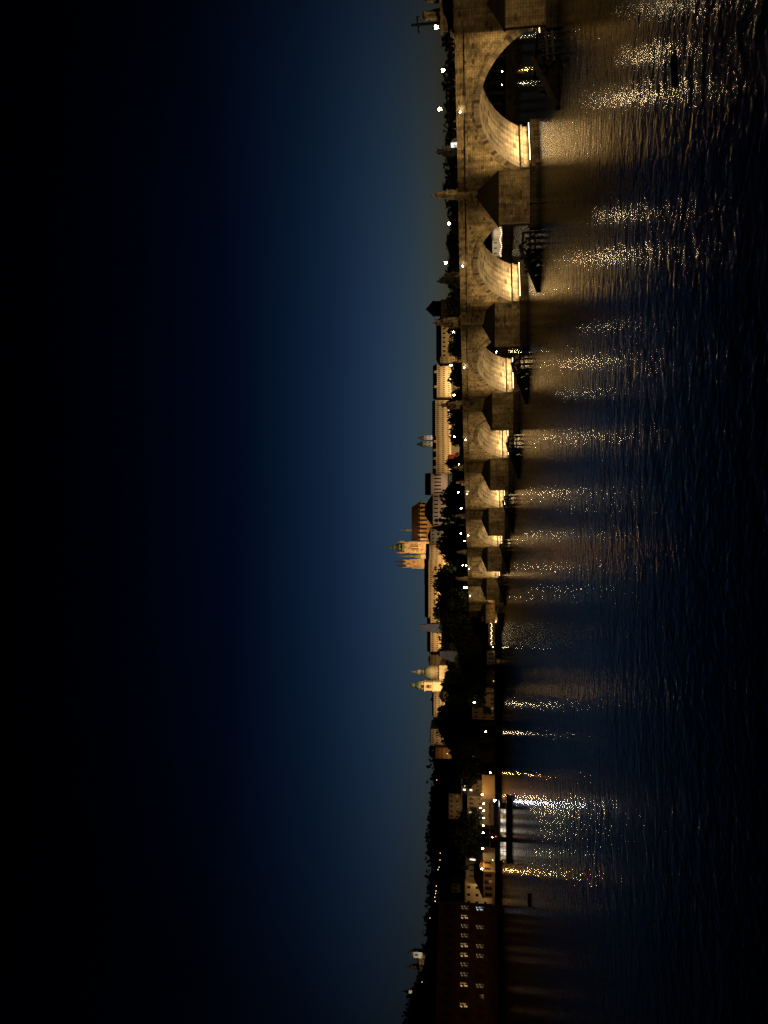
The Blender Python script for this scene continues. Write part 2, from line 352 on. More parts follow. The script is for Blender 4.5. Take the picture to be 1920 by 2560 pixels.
for k in range(-1, NB):
    s0 = 30*k; A = arc(k)
    xs = [(-15, None)]+[(-HS, None)]+[(a, z) for a, z, _ in A]+[(HS, None), (15, None)]
    mb = MB(); top = lambda s: ztop(s)-STRC
    def col(s): return s0+s
    for fy, flip in ((0, False), (-WID, True)):
        def q(p):
            uv = [(a, c) for a, b, c in p]
            if flip: p = p[::-1]; uv = uv[::-1]
            mb.face(p, uv)
        for a, b in ((-15, -HS), (HS, 15)):
            q([(s0+b, fy, -1), (s0+a, fy, -1), (s0+a, fy, top(s0+a)), (s0+b, fy, top(s0+b))])
        for (a, za, _), (b, zb, _) in zip(A, A[1:]):
            q([(s0+b, fy, zb), (s0+a, fy, za), (s0+a, fy, top(s0+a)), (s0+b, fy, top(s0+b))])
        mb.build('spandrel_wall', STONE, bridge, weld=True); mb = MB()
    vb = MB()
    for (a, za, la), (b, zb, lb) in zip(A, A[1:]):
        vb.face([(s0+a, 0, za), (s0+b, 0, zb), (s0+b, -WID, zb), (s0+a, -WID, za)], [(0, la), (0, lb), (WID, lb), (WID, la)], True)
    vb.build('arch_vault', STONE_VAULT, bridge)
    for sg in (-1, 1):
        ab = MB(); e = s0+sg*HS; i0, i1 = sorted((e, e-sg*.28))
        pts = [(e, 0.02, -1), (e, -WID-.02, -1), (e, -WID-.02, SPR), (e, .02, SPR)]
        ab.face(pts if sg > 0 else pts[::-1])
        ab.box(i0, i1, -WID-.1, .1, SPR-.34, SPR)
        j0, j1 = sorted((e, e-sg*1.0)); ab.box(j0, j1, -WID-.3, .3, -1, 1.0)
        ab.build('abutment_wall', STONE_VAULT, bridge)
    # ring of voussoirs standing proud of the wall, with a thin outer moulding
    A1 = arc(k, 28, 0); A2 = arc(k, 28, .82); A3 = arc(k, 28, 1.1)
    for fy, d in ((0, .14), (-WID, -.14)):
        ring = MB()
        for i in range(28):
            p = [(s0+A1[i+1][0], fy+d, A1[i+1][1]), (s0+A1[i][0], fy+d, A1[i][1]), (s0+A2[i][0], fy+d, A2[i][1]), (s0+A2[i+1][0], fy+d, A2[i+1][1])]
            uv = [(A1[i+1][2], .1), (A1[i][2], .1), (A1[i][2], .9), (A1[i+1][2], .9)]
            ring.face(p if d > 0 else p[::-1], uv if d > 0 else uv[::-1])
            o = [(s0+A2[i+1][0], fy+d, A2[i+1][1]), (s0+A2[i][0], fy+d, A2[i][1]), (s0+A2[i][0], fy, A2[i][1]), (s0+A2[i+1][0], fy, A2[i+1][1])]
            ring.face(o if d > 0 else o[::-1])
            u = [(s0+A1[i][0], fy+d, A1[i][1]), (s0+A1[i+1][0], fy+d, A1[i+1][1]), (s0+A1[i+1][0], fy, A1[i+1][1]), (s0+A1[i][0], fy, A1[i][1])]
            ring.face(u if d > 0 else u[::-1])
            g = d*.5
            p = [(s0+A2[i+1][0], fy+g, A2[i+1][1]), (s0+A2[i][0], fy+g, A2[i][1]), (s0+A3[i][0], fy+g, A3[i][1]), (s0+A3[i+1][0], fy+g, A3[i+1][1])]
            ring.face(p if d > 0 else p[::-1])
            o = [(s0+A3[i+1][0], fy+g, A3[i+1][1]), (s0+A3[i][0], fy+g, A3[i][1]), (s0+A3[i][0], fy, A3[i][1]), (s0+A3[i+1][0], fy, A3[i+1][1])]
            ring.face(o if d > 0 else o[::-1])
        ring.build('arch_ring', STONE_RING, bridge)
    # parapets, string course and roadway of this bay
    pa = MB(); st = MB(); dk = MB(); s1, s2 = s0-15, s0+15; z1, z2 = ztop(s1), ztop(s2)
    def slab(mbx, y0, y1, lo, hi):
        P = [[(s, y, (ztop(s)+h)) for y in (y0, y1)] for s in (s1, s2) for h in (lo, hi)]
        a, b, c, d = P[0], P[1], P[2], P[3]
        mbx.face([c[1], a[1], b[1], d[1]]); mbx.face([a[0], c[0], d[0], b[0]]); mbx.face([b[0], d[0], d[1], b[1]]); mbx.face([a[1], c[1], c[0], a[0]])
        mbx.face([a[0], b[0], b[1], a[1]]); mbx.face([c[1], d[1], d[0], c[0]])
    slab(pa, -.32, .06, -STRC+.16, -.14); slab(pa, -.38, .12, -.14, 0)
    slab(st, -.3, .24, -STRC-.06, -STRC+.16)
    slab(dk, -WID+.3, -.3, -STRC-.3, -STRC+.1)
    pa.build('parapet', STONE, bridge); pa = MB(); slab(pa, -WID-.06, -WID+.32, -STRC+.16, 0); pa.build('parapet', STONE, bridge); st.build('string_course', STONE_RING, bridge); dk.build('roadway', QUAY, bridge)
    for sg in (1, -1):
        ls = MB(); e = s0+sg*(HS-.85); i0, i1 = sorted((e, e-sg*.10))
        ls.box(i0, i1, -WID+.4, -.5, 1.24, 1.29)
        ls.build('light_strip', L_STRIP, bridge)
        al = bpy.data.lights.new('vault_light', 'AREA'); al.shape = 'RECTANGLE'; al.size = WID-1; al.size_y = .08; al.energy = 1300; al.color = (1, .66, .30)
        ao = bpy.data.objects.new('vault_light', al); COL.objects.link(ao)
        zx = (DIR*(sg*.06)+Vector((0, 0, -1))).normalized(); xx = NRM; yx = zx.cross(xx)
        ao.matrix_world = Matrix(((xx.x, yx.x, zx.x, 0), (xx.y, yx.y, zx.y, 0), (xx.z, yx.z, zx.z, 0), (0, 0, 0, 1)))
        ao.location = bp(e-sg*.05, -WID/2, 1.33)
        hd = MB(); j0, j1 = sorted((e+sg*.12, e-sg*.02)); hd.box(j0, j1, -WID+.3, -.4, 1.0, 1.2)
        hd.build('strip_bracket', IRON, bridge)
APEX = {-1: 9.0, 0: 8.9, 1: 10.0, 2: 9.3, 3: 9.2, 4: 9.2}
for k in range(0, NB+1):
    s0 = 30*k-15; w = 4.15; q = 7.4
    pier = MB(); pier.prism([(s0-w, .02), (s0-w, -.3), (s0+w, -.3), (s0+w, .02), (s0+.15, q), (s0-.15, q)], .9, 6.0)
    po = pier.build('pier', STONE_PIER, bridge)
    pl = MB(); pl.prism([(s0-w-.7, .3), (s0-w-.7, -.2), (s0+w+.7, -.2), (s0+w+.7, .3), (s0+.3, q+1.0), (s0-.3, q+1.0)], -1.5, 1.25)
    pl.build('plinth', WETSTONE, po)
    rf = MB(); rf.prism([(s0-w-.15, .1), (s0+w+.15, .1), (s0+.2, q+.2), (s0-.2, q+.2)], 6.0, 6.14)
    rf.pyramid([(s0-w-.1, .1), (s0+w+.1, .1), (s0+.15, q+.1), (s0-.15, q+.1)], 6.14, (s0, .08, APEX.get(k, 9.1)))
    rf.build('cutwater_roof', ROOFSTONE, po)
    # pilaster or bastion that carries the statue
    pb = MB(); tz = ztop(s0)
    if k == 0: poly = [(s0-3.9, .05), (s0+3.7, .05), (s0+3.4, 1.9), (s0-3.4, 1.9)]; zb = 5.5
    elif k == 1: poly = [(s0-.55, .05), (s0+.55, .05), (s0+.5, .55), (s0-.5, .55)]; zb = 9.0
    else: poly = [(s0-2.1, .05), (s0+2.1, .05), (s0+.35, 1.9), (s0-.35, 1.9)]; zb = 7.0
    pb.prism(poly, zb, tz-.25)
    cx = sum(p[0] for p in poly)/4
    pb.prism([(cx+(p[0]-cx)*1.06, p[1]*1.1 if p[1] > .3 else p[1]) for p in poly], tz-.25, tz+.03)
    pb.build('bastion', STONE, bridge)

# ---------------------------------------------------------------- floodlights on the river that light the bridge
FLOOD = 8600
pr_f = None
for k in range(0, NB+1):
    s0 = 30*k-15
    for sg in (-1, 1):
        p = bp(s0+sg*5, 8.6, 1.2)
        if pr_f is None:
            pr_f = thing('river_floodlight', '', 'floodlight')
            b = MB(); b.box(-.22, .22, -.15, .15, .1, .42); b.build('lamp_housing', IRON, pr_f)
            b = MB(); b.tube((0, 0, -2.6), (0, 0, .1), .09); b.build('stand', TIMBER, pr_f); o = pr_f
        elif k < 5: o = copy_tree(pr_f)
        else: o = None
        if o:
            o.location = p; o.rotation_euler = (0, 0, BRZ); o['group'] = 'floodlights on piles beside the piers'
            o['label'] = f"small dark floodlight {'before' if sg < 0 else 'past'} the {ordn(k)} pier from the photo's top"
        w = 1.0 if sg < 0 else (.95 if k == 0 else .55)
        spot(p+Vector((0, 0, .6)), bp(s0+sg*15, 0, 7.5), FLOOD*w, WARM, 118, .25, .8)

spot(bp(-40, 8.6, 1.9), bp(-18, 3, 4.5), FLOOD*.9, WARM, 90, .25, .8)

# ---------------------------------------------------------------- timber icebreakers
def icebreaker():
    o = thing('icebreaker', '', 'icebreaker')
    L = 8.3; b = MB()
    # y runs upstream from the pier; x across
    b.bar((0, 0, 2.75), (0, L, .15), .42, .4); b.build('ridge_beam', TIMBER, o)
    b = MB()
    for sx in (-1, 1):
        for j in range(7):
            t0 = j/7; t1 = (j+1)/7-.02
            ya, yb = t0*L, t1*L; za, zb = 2.75-2.6*t0, 2.75-2.6*t1; wa, wb = 2.3*(1-t0*.92), 2.3*(1-t1*.92)
            if j >= 2:
                b.face([(0, ya, za-.1), (sx*wa, ya, -.2), (sx*wb, yb, -.2), (0, yb, zb-.1)] if sx < 0 else [(0, yb, zb-.1), (sx*wb, yb, -.2), (sx*wa, ya, -.2), (0, ya, za-.1)])
    b.build('plank_cladding', TIMBER, o)
    for sx in (-1, 1):
        for j in range(4):
            b = MB(); y = j*.95; b.tube((sx*(2.1-.12*j), y, -1.5), (sx*(2.0-.12*j), y, 1.6+(.9 if j == 0 else .5-j*.1)), .17, .14); b.build('post', TIMBER, o)
        b = MB(); b.bar((sx*2.15, -.2, 1.35), (sx*1.5, 3.4, 1.2), .2, .24); b.bar((sx*2.2, -.2, .6), (sx*1.5, 3.6, .5), .2, .24); b.build('rail', TIMBER, o)
    b = MB(); b.bar((-2.1, .0, 2.3), (2.1, .0, 2.3), .22, .26); b.bar((-2.1, 0, 1.2), (2.1, 0, 1.2), .22, .26); b.bar((-1.95, 0, .2), (0, 0, 2.6), .18, .18); b.bar((1.95, 0, .2), (0, 0, 2.6), .18, .18); b.build('cross_frame', TIMBER, o)
    return o
ICE_LABEL = ['low dark timber icebreaker nearest the top edge of the photo', 'dark timber icebreaker with open posts below the second arch', 'dark timber icebreaker with fence-like posts below the third arch', 'small timber icebreaker on posts below the fourth arch', 'small dark timber icebreaker below the fifth arch', 'tiny dark timber icebreaker below the sixth arch', 'tiny dark timber icebreaker below the seventh arch', 'farthest tiny timber icebreaker by the far end of the bridge']
ice = icebreaker()
for k in range(8):
    o = ice if k == 0 else copy_tree(ice)
    o.location = bp(30*k-15+2.6, 9.3, 0); o.rotation_euler = (0, 0, BRZ); o['label'] = ICE_LABEL[k]; o['group'] = 'timber icebreakers in front of the piers'
    if k == 0: o.scale = (1.35, 1.15, 1.0)

# ---------------------------------------------------------------- lamps
def lamp_post(h, glow, r=.2, rpole=.06):
    o = thing('street_lamp', '', 'street lamp')
    b = MB(); b.lathe([(.16, 0), (.12, .3), (.07, .5), (rpole, .8), (rpole*.8, h-.35), (.12, h-.3), (.05, h-.22)], n=8); b.build('pole', IRON, o)
    b = MB(); b.lathe([(r*.55, h-.22), (r, h+.05), (r*.9, h+.22)], n=8); b.build('lamp_glass', glow, o)
    b = MB(); b.lathe([(r*1.25, h+.23), (r*.7, h+.4), (.03, h+.6)], n=8); b.build('lamp_cap', IRON, o)
    return o
deck_lamp = lamp_post(4.0, L_BRIDGE, .21)
# photo pixels of the lanterns that stand on the bridge, with the distance along it
def on_bridge(x, y, t):
    best = None
    for i in range(-300, 3000):
        s = i*.1; p = B0+DIR*s+NRM*t
        yy = 1280-(p.x/(p.y*math.cos(PT)+(12-CH)*math.sin(PT)))*F
        if best is None or abs(yy-y) < best[0]: best = (abs(yy-y), s)
    s = best[1]; p = B0+DIR*s+NRM*t; return s, at(x, y, p.y)
DECK_LAMPS = [(1090, 68), (1107, 176), (1099, 273), (1122, 559), (1114, 657), (1133, 830), (1127, 913), (1135, 988), (1136, 1092), (1148, 1161), (1145, 1231), (1153, 1271), (1152, 1334), (1161, 1352), (1157, 1413), (1165, 1414)]
for i, (x, y) in enumerate(DECK_LAMPS):
    t = -.9 if i % 2 == 0 else -8.6
    s, p = on_bridge(x, y, t)
    o = deck_lamp if i == 0 else copy_tree(deck_lamp)
    base = ztop(s)-STRC+.1
    o.location = (p.x, p.y, p.z-4.05); o['group'] = 'lantern posts on the bridge'; o.scale = (1, 1, 1) if i < 5 else (.55, .55, 1)
    o['label'] = f"{ordn(i)} glowing lantern post standing on the bridge from the photo's top"
# small lights fixed outside the parapet above each arch crown
wl = thing('wall_lamp', '', 'wall lamp')
b = MB(); b.bar((0, 0, 0), (0, .55, .05), .06, .06); b.box(-.16, .16, .45, .7, .05, .12); b.build('bracket', IRON, wl)
b = MB(); b.lathe([(.05, -.12), (.13, -.05), (.13, .03)], (0, .58, .0), n=8); b.build('lamp_glass', L_WALL, wl)
for k in range(0, 8):
    o = wl if k == 0 else copy_tree(wl)
    o.location = bp(30*k, .13, ztop(30*k)-.55); o.rotation_euler = (0, 0, BRZ); o['group'] = 'small lamps fixed to the bridge parapet'
    o['label'] = f'small bright lamp on the parapet above the {ordn(k)} arch from the top of the photo'

# ---------------------------------------------------------------- statues on the parapet
def robed(mb, c, h, lean=0, arm=None, n=14, ph=0, wide=1.35):
    """one carved saint: pleated robe, shoulders, head, one raised arm"""
    x, y, z = c; k = h/1.8
    mb.lathe([(.34*k*wide, 0), (.33*k*wide, .3*k), (.26*k*wide, .8*k), (.22*k*wide, 1.0*k), (.25*k*wide, 1.2*k), (.26*k*wide, 1.38*k), (.2*k, 1.48*k), (.08*k, 1.53*k), (.075*k, 1.56*k)], c, n, 5, .14, (1, .75), ph)
    mb.lathe([(.05*k, 0), (.1*k, .06*k), (.115*k, .15*k), (.09*k, .24*k), (.03*k, .28*k)], (x, y-.02*k, z+1.54*k), 8)
    if arm:
        for sg, (ax, az) in zip((-1, 1), arm):
            mb.tube((x+sg*.23*k, y, z+1.38*k), (x+sg*(.23+ax*.5)*k, y-.1*k, z+(1.38+az*.5-.08)*k), .085*k, .07*k)
            mb.tube((x+sg*(.23+ax*.5)*k, y-.1*k, z+(1.38+az*.5-.08)*k), (x+sg*(.23+ax)*k, y-.16*k, z+(1.38+az)*k), .07*k, .045*k)
def statue(s, t, label, kind, h, pedh, scale_w=1.0, mat=None):
    mat = mat or STATUE
    o = thing('statue', label, 'statue', bp(s, t, ztop(s)-.02), BRZ, 'statues along the bridge parapet')
    p = MB(); w = .62*scale_w
    p.box(-w*1.2, w*1.2, -.62, .62, 0, .22); p.box(-w, w, -.5, .5, .22, pedh-.2); p.box(-w*1.15, w*1.15, -.6, .6, pedh-.2, pedh); p.build('pedestal', mat, o)
    g = MB()
    if kind == 'single': robed(g, (0, 0, pedh), h, arm=((.1, -.35), (.32, .2)))
    if kind == 'tall':
        robed(g, (0, 0, pedh), h, arm=((.12, -.3), (.15, -.25)), wide=1.45)
        g.lathe([(.12, 0), (.14, .15), (.01, .5)], (0, 0, pedh+h*1.0), 6)
    if kind == 'group':
        robed(g, (0, 0, pedh+.5), h, arm=((.3, .25), (.2, -.2)))
        robed(g, (-.62*scale_w, .1, pedh), h*.72, arm=((.2, -.2), (.2, .1)), ph=1)
        robed(g, (.62*scale_w, .1, pedh), h*.66, arm=((.2, .2), (.1, -.3)), ph=2)
        g.lathe([(.9*scale_w, 0), (.7*scale_w, .35), (.35, .6)], (0, 0, pedh), 9, 3, .15, (1, .6))
    if kind == 'drapes':
        for j in range(4): robed(g, (-.7+.47*j, .08*(j % 2), pedh+.12*j), h*(.75+.1*j), arm=((.1, -.2), (.2, .25)), ph=j)
    g.build('figure', mat, o, weld=False)
    return o
# calvary group at the top edge of the photo
s, _ = on_bridge(1027, 41, -.4)
cal = thing('crucifix_group', 'tall black cross with two standing stone figures at the top edge of the photo', 'statue', bp(s, .6, ztop(s)), BRZ)
ss, pz = on_bridge(1027, 41, .6)
b = MB(); b.prism([(-6.2, -.9), (1.4, -.9), (1.4, .8), (-6.2, .8)], 0, .5); b.prism([(-5.6, -.7), (.9, -.7), (.9, .6), (-5.6, .6)], .5, 1.5); b.prism([(-5.9, -.8), (1.2, -.8), (1.2, .7), (-5.9, .7)], 1.5, 1.75); b.build('pedestal', STATUE, cal)
b = MB(); zt = pz.z-ztop(s); b.bar((0, 0, 1.7), (.0, 0, zt), .26, .2); b.bar((-1.0, 0, zt-.85), (1.0, 0, zt-.95), .26, .24); b.build('cross', BRONZE, cal)
b = MB(); robed(b, (-1.0, 0, 1.75), 2.7, arm=((.05, -.3), (.08, -.25))); b.build('standing_figure', STATUE, cal)
b = MB(); robed(b, (-3.0, 0, 1.75), 2.1, arm=((.2, .0), (.1, -.3)), wide=1.5); b.build('standing_figure', STATUE, cal)
STAT = [(377, -8.9, 'dark statue group on the far parapet beside a white lit kiosk', 'group', 1.9, 1.5, .8, 1088),
        (486, .0, 'slim saint statue on a tall pedestal above the first whole pier', 'tall', 2.0, 1.7, .7, 1081),
        (692, -8.9, 'pale draped statue group left of the dark tower on the bridge', 'drapes', 2.3, .8, .9, 1098),
        (805, .3, 'lit carved statue group with a tall central figure above the second whole pier', 'group', 2.9, 1.3, 1.1, 1081),
        (1012, .3, 'dark spiky statue group before the long lit castle wing', 'group', 2.6, 1.2, 1.1, 1097),
        (1168, .3, 'squat statue on a pedestal between bush and lantern above the fourth whole pier', 'single', 2.2, 1.6, .9, 1130),
        (1206, -.1, 'pale brightly lit statue with raised arm near the fifth arch', 'single', 2.2, 1.1, .8, 1137),
        (1290, .3, 'thin pale statue above the fifth whole pier', 'tall', 2.2, 1.2, .8, 1133),
        (1312, -8.9, 'small pale statue just beyond the fifth whole pier', 'single', 2.0, 1.2, .8, 1147),
        (1380, .3, 'slender pale statue above the sixth whole pier', 'tall', 2.6, 1.2, .9, 1140),
        (1447, .3, 'broad lit statue group at the far end of the bridge', 'group', 2.9, 1.2, 1.3, 1138)]
for (y, t, lab, kind, h, ph, sw, xt) in STAT:
    s, p = on_bridge(xt, y, t)
    need = p.z-ztop(s); have = ph+h*(1.05 if kind != 'group' else 1.02)+(.5 if kind == 'group' else 0)
    o = statue(s, t, lab, kind, h, ph, sw)
    o.scale = (1.2, 1.2, max(.75, min(1.5, need/have)))
# white lit kiosk on the roadway
s, p = on_bridge(1135, 357, -8)
o = thing('kiosk', 'small white lit kiosk on the bridge beside a dark statue', 'kiosk', (p.x, p.y, ztop(s)-STRC+.1), BRZ)
b = MB(); b.box(-.5, .5, -.5, .5, 0, 2.0); b.build('wall', WHITEP, o)
b = MB(); b.box(-.42, .42, .52, .56, 1.1, 2.5); b.build('lit_panel', emit('kiosk_glow', (1, .95, .85), 1.3, 1.5), o)
b = MB(); b.pyramid([(-.6, -.6), (.6, -.6), (.6, .6), (-.6, .6)], 2.0, (0, 0, 2.6)); b.build('roof', WHITEP, o)

# ---------------------------------------------------------------- people leaning on the parapet
def body_mesh(seed, arms):
    V = [(0, 0, .95), (0, .0, 1.2), (0, .02, 1.42), (0, .02, 1.53), (0, .03, 1.66), (-.10, 0, .88), (-.12, .03, .48), (-.12, -.02, .08), (-.12, .1, .03), (.10, 0, .88), (.12, .03, .48), (.12, -.02, .08), (.12, .1, .03)]
    E = [(0, 1), (1, 2), (2, 3), (3, 4), (0, 5), (5, 6), (6, 7), (7, 8), (0, 9), (9, 10), (10, 11), (11, 12)]
    R = [(.17, .12), (.15, .11), (.17, .11), (.06, .06), (.095, .115), (.095, .1), (.07, .07), (.05, .05), (.045, .035), (.095, .1), (.07, .07), (.05, .05), (.045, .035)]
    for sg in (-1, 1):
        n = len(V); a = arms[0 if sg < 0 else 1]
        V += [(sg*.2, .01, 1.42), (sg*.25, a[0]*.4, 1.42-.28+a[1]*.4), (sg*.2, a[0], 1.42-.5+a[1]), (sg*.19, a[0]+.08, 1.42-.53+a[1])]
        E += [(2, n), (n, n+1), (n+1, n+2), (n+2, n+3)]; R += [(.07, .07), (.052, .052), (.04, .04), (.042, .028)]
    me = bpy.data.meshes.new('person'); me.from_pydata(V, E, []); o = bpy.data.objects.new('person', me); COL.objects.link(o)
    sk = o.modifiers.new('skin', 'SKIN'); o.modifiers.new('sub', 'SUBSURF').levels = 1
    for i, r in enumerate(R): me.skin_vertices[0].data[i].radius = r
    me.skin_vertices[0].data[0].use_root = True
    dg = bpy.context.evaluated_depsgraph_get(); dg.update(); m2 = bpy.data.meshes.new_from_object(o.evaluated_get(dg)); bpy.data.objects.remove(o); m2.name = 'person'
    return m2
SKIN = plain('skin', (.42, .27, .19), .6, (.38, .24, .17), 3)
HAIR = plain('hair', (.05, .035, .025), .7)
CLOTH = [plain('pale_shirt', (.5, .45, .4), .9), plain('navy_jacket', (.05, .06, .1), .9), plain('red_jumper', (.3, .08, .06), .9)]
PM = [body_mesh(1, ((.28, .1), (.28, .1))), body_mesh(2, ((.3, .3), (.12, 0)))]
for m_ in PM:
    m_.materials.clear(); m_.materials.append(SKIN)
def person(s, t, label, pm, cm, face=0):
    o = link('person', pm, None, bp(s, t, ztop(s)-STRC+.1), BRZ+face); tag(o, label, 'person', 'people on the bridge')
    b = MB(); b.lathe([(.10, .0), (.25, .04), (.255, .3), (.24, .5), (.25, .56), (.13, .62)], (0, 0, .86), 12, 0, 0, (1, .74)); b.build('shirt', cm, o)
    b = MB(); b.lathe([(.115, 0), (.135, .06), (.12, .15), (.05, .2)], (0, -.015, 1.66), 10); b.build('hair', HAIR, o)
for i, (y, lab, c) in enumerate([(93, 'person in pale top by the parapet under the first lantern', 0), (104, 'person in navy jacket by the parapet between two others', 1), (114, 'person in red jumper by the parapet left of a navy jacket', 2)]):
    s, p = on_bridge(1128, y, -.9); person(s, -.9, lab, PM[i % 2], CLOTH[c], .3*i)

for i, (y, t_) in enumerate(((132, -1.0), (150, -1.3), (199, -.9), (216, -1.1), (247, -.9), (305, -1.2), (322, -.9), (417, -1.0), (452, -.9), (530, -1.1), (583, -1.0), (612, -.9))):
    s, p = on_bridge(1128, y, t_); person(s, t_, f"{ordn(i)} dark clad stroller behind the bridge parapet from the photo's top", PM[i % 2], CLOTH[1], .8*i)
# ---------------------------------------------------------------- trees
def crown_mesh(seed, H, R, n, leaf, kind='round'):
    rnd = random.Random(seed); mb = MB()
    cl = []
    if kind == 'round':
        for i in range(16):
            a = rnd.uniform(0, 2*PI); rr = R*math.sqrt(rnd.random())*.72; z = H*(.38+.5*rnd.random())
            z -= H*.16*(rr/R)
            cl.append((rr*math.cos(a), rr*math.sin(a), z, R*rnd.uniform(.28, .5)))
    else:
        for i in range(14):
            z = H*(.12+.84*i/13); cl.append((rnd.uniform(-.15, .15)*R, rnd.uniform(-.15, .15)*R, z, R*(1.0-.9*i/13)*rnd.uniform(.75, 1.1)+.15))
    for i in range(n):
        cx, cy, cz, cr = cl[rnd.randrange(len(cl))]
        d = Vector((rnd.gauss(0, 1), rnd.gauss(0, 1), rnd.gauss(0, .8))).normalized()*cr*rnd.random()**.45
        p = Vector((cx, cy, cz))+d
        a = Vector((rnd.gauss(0, 1), rnd.gauss(0, 1), rnd.gauss(0, 1))).normalized(); b_ = a.cross(Vector((rnd.gauss(0, 1), rnd.gauss(0, 1), rnd.gauss(0, 1)))).normalized()
        l = leaf*rnd.uniform(.6, 1.4)
        mb.face([p-a*l, p+b_*l*.6, p+a*l, p-b_*l*.6])
    return mb
TREES = []
for sd, H, R, n, lf, kd, mt in ((1, 16, 6.2, 4200, .46, 'round', LEAF), (2, 16, 7.0, 4800, .48, 'round', LEAF2), (3, 16, 5.4, 3800, .44, 'round', LEAF), (4, 16, 7.6, 5200, .48, 'round', LEAF2), (5, 16, 2.0, 1400, .34, 'cone', LEAF2)):
    o = thing('tree', '', 'tree'); rnd = random.Random(sd); b = MB()
    b.tube((0, 0, -1), (0, 0, H*.3), .38, .28, 7); b.tube((0, 0, H*.3), (.2, .1, H*.62), .28, .12, 6)
    if kd == 'round':
        for j in range(6):
            a = j*PI/3+rnd.uniform(-.4, .4); b.tube((0, 0, H*(.26+.04*j)), (math.cos(a)*R*.6, math.sin(a)*R*.6, H*(.5+.06*j)), .15, .05, 5)
    b.build('trunk', BARK, o); crown_mesh(sd, H, R, n, lf, kd).build('crown', mt, o)
    o['group'] = 'trees beside the river'; TREES.append(o)
USED = [0]*5
def plant(kind, x, y, Y, gz=None, wid=1.0, label=None, group=None):
    p = at(x, y, Y); gz = hill_z(p.x, p.y) if gz is None else gz
    h = max(2.5, p.z-gz)
    proto = TREES[kind]; o = proto if not USED[kind] else copy_tree(proto); USED[kind] = 1
    k = h/15.2; o.location = (p.x, p.y, gz); o.scale = (k*wid, k*wid, k); o.rotation_euler = (0, 0, random.uniform(0, 6.28))
    o['label'] = label; o['group'] = group
    return o
def bank_Y(y, off):
    """distance at which the sight line of photo column y meets the far bank"""
    a = (1280-y)/(F*math.cos(PT))
    for (xa, ya), (xb, yb) in zip(BANK, BANK[1:]):
        for i in range(101):
            X = xa+(xb-xa)*i/100; Y = ya+(yb-ya)*i/100
            if abs(X/Y-a) < .006: return Y+off
    return 300+off
random.seed(11)
SKYT = [(1, 1104, 122), (3, 1106, 150), (0, 1124, 185), (2, 1125, 212), (0, 1124, 240), (1, 1117, 268), (2, 1114, 292), (3, 1112, 325), (0, 1111, 358), (1, 1111, 395), (3, 1108, 438), (0, 1118, 462), (2, 1120, 487), (1, 1114, 512), (0, 1119, 535), (3, 1117, 563), (1, 1109, 598), (2, 1116, 632), (1, 1110, 668), (0, 1112, 700), (3, 1114, 735), (1, 1100, 18), (2, 1100, 60)]
SKYT.sort(key=lambda t: t[2])
for i, (kd, x, y) in enumerate(SKYT):
    plant(kd, x, y, bank_Y(y, (14 if not 540 < y < 660 else 30)+(i % 3)*7), GZ, 1.45, f"{ordn(i)} dark tree on the skyline behind the bridge from the photo's top", 'dark trees behind the bridge')
SLOPE = [(1, 1110, 838, 470), (3, 1120, 868, 450), (0, 1118, 935, 480), (4, 1122, 952, 450), (1, 1122, 975, 460), (2, 1112, 1010, 470), (3, 1118, 1042, 470), (1, 1117, 1065, 460), (0, 1118, 1090, 470), (2, 1112, 1160, 480), (0, 1120, 1176, 450), (3, 1140, 1192, 430), (2, 1116, 1213, 470), (1, 1108, 1238, 470), (3, 1100, 1262, 480), (1, 1104, 1280, 470), (4, 1093, 1303, 460), (0, 1128, 1322, 450), (3, 1092, 1352, 440), (1, 1086, 1372, 440), (2, 1106, 1392, 450), (0, 1118, 1412, 430), (1, 1095, 1438, 430), (3, 1083, 1455, 430)]
for i, (kd, x, y, Y) in enumerate(SLOPE):
    plant(kd, x, y, Y, None, .78 if kd != 4 else 1.2, f"{ordn(i)} dark tree below the lit castle wings from the photo's top", 'trees on the castle slope')
ISLE = [(3, 1098, 1462, 345), (1, 1090, 1488, 350), (0, 1108, 1500, 326), (3, 1084, 1512, 350), (2, 1120, 1520, 326), (1, 1078, 1536, 350), (3, 1092, 1552, 330), (0, 1098, 1572, 340), (1, 1110, 1588, 345), (3, 1128, 1560, 326), (0, 1092, 1604, 420), (2, 1095, 1618, 420), (3, 1136, 1600, 326), (1, 1134, 1624, 330), (0, 1132, 1650, 340), (3, 1112, 1668, 360), (1, 1102, 1690, 420), (2, 1100, 1708, 420), (3, 1114, 1722, 380), (0, 1118, 1748, 370), (1, 1096, 1786, 430), (3, 1092, 1800, 430), (2, 1094, 1816, 440), (0, 1110, 1832, 400), (3, 1122, 1850, 370), (1, 1118, 1880, 360), (0, 1122, 1905, 350), (3, 1145, 1930, 330), (1, 1190, 1880, 318), (2, 1200, 1850, 314), (0, 1205, 1775, 326), (1, 1130, 2066, 328), (3, 1126, 2090, 326), (2, 1128, 2116, 328), (0, 1140, 2135, 326), (4, 1188, 2155, 326), (0, 1200, 2172, 330), (2, 1145, 1475, 326), (0, 1150, 1545, 326), (1, 1165, 1690, 330), (3, 1160, 1730, 330)]
ISLE.sort(key=lambda t: t[2])
for i, (kd, x, y, Y) in enumerate(ISLE):
    plant(kd, x, y, Y, GZ if Y < 420 else None, (.85 if y < 1630 else 1.0) if kd != 4 else 1.3, f'{ordn(i)} dark tree on the far bank beyond the bridge end down the photo', 'dark trees on the far bank')
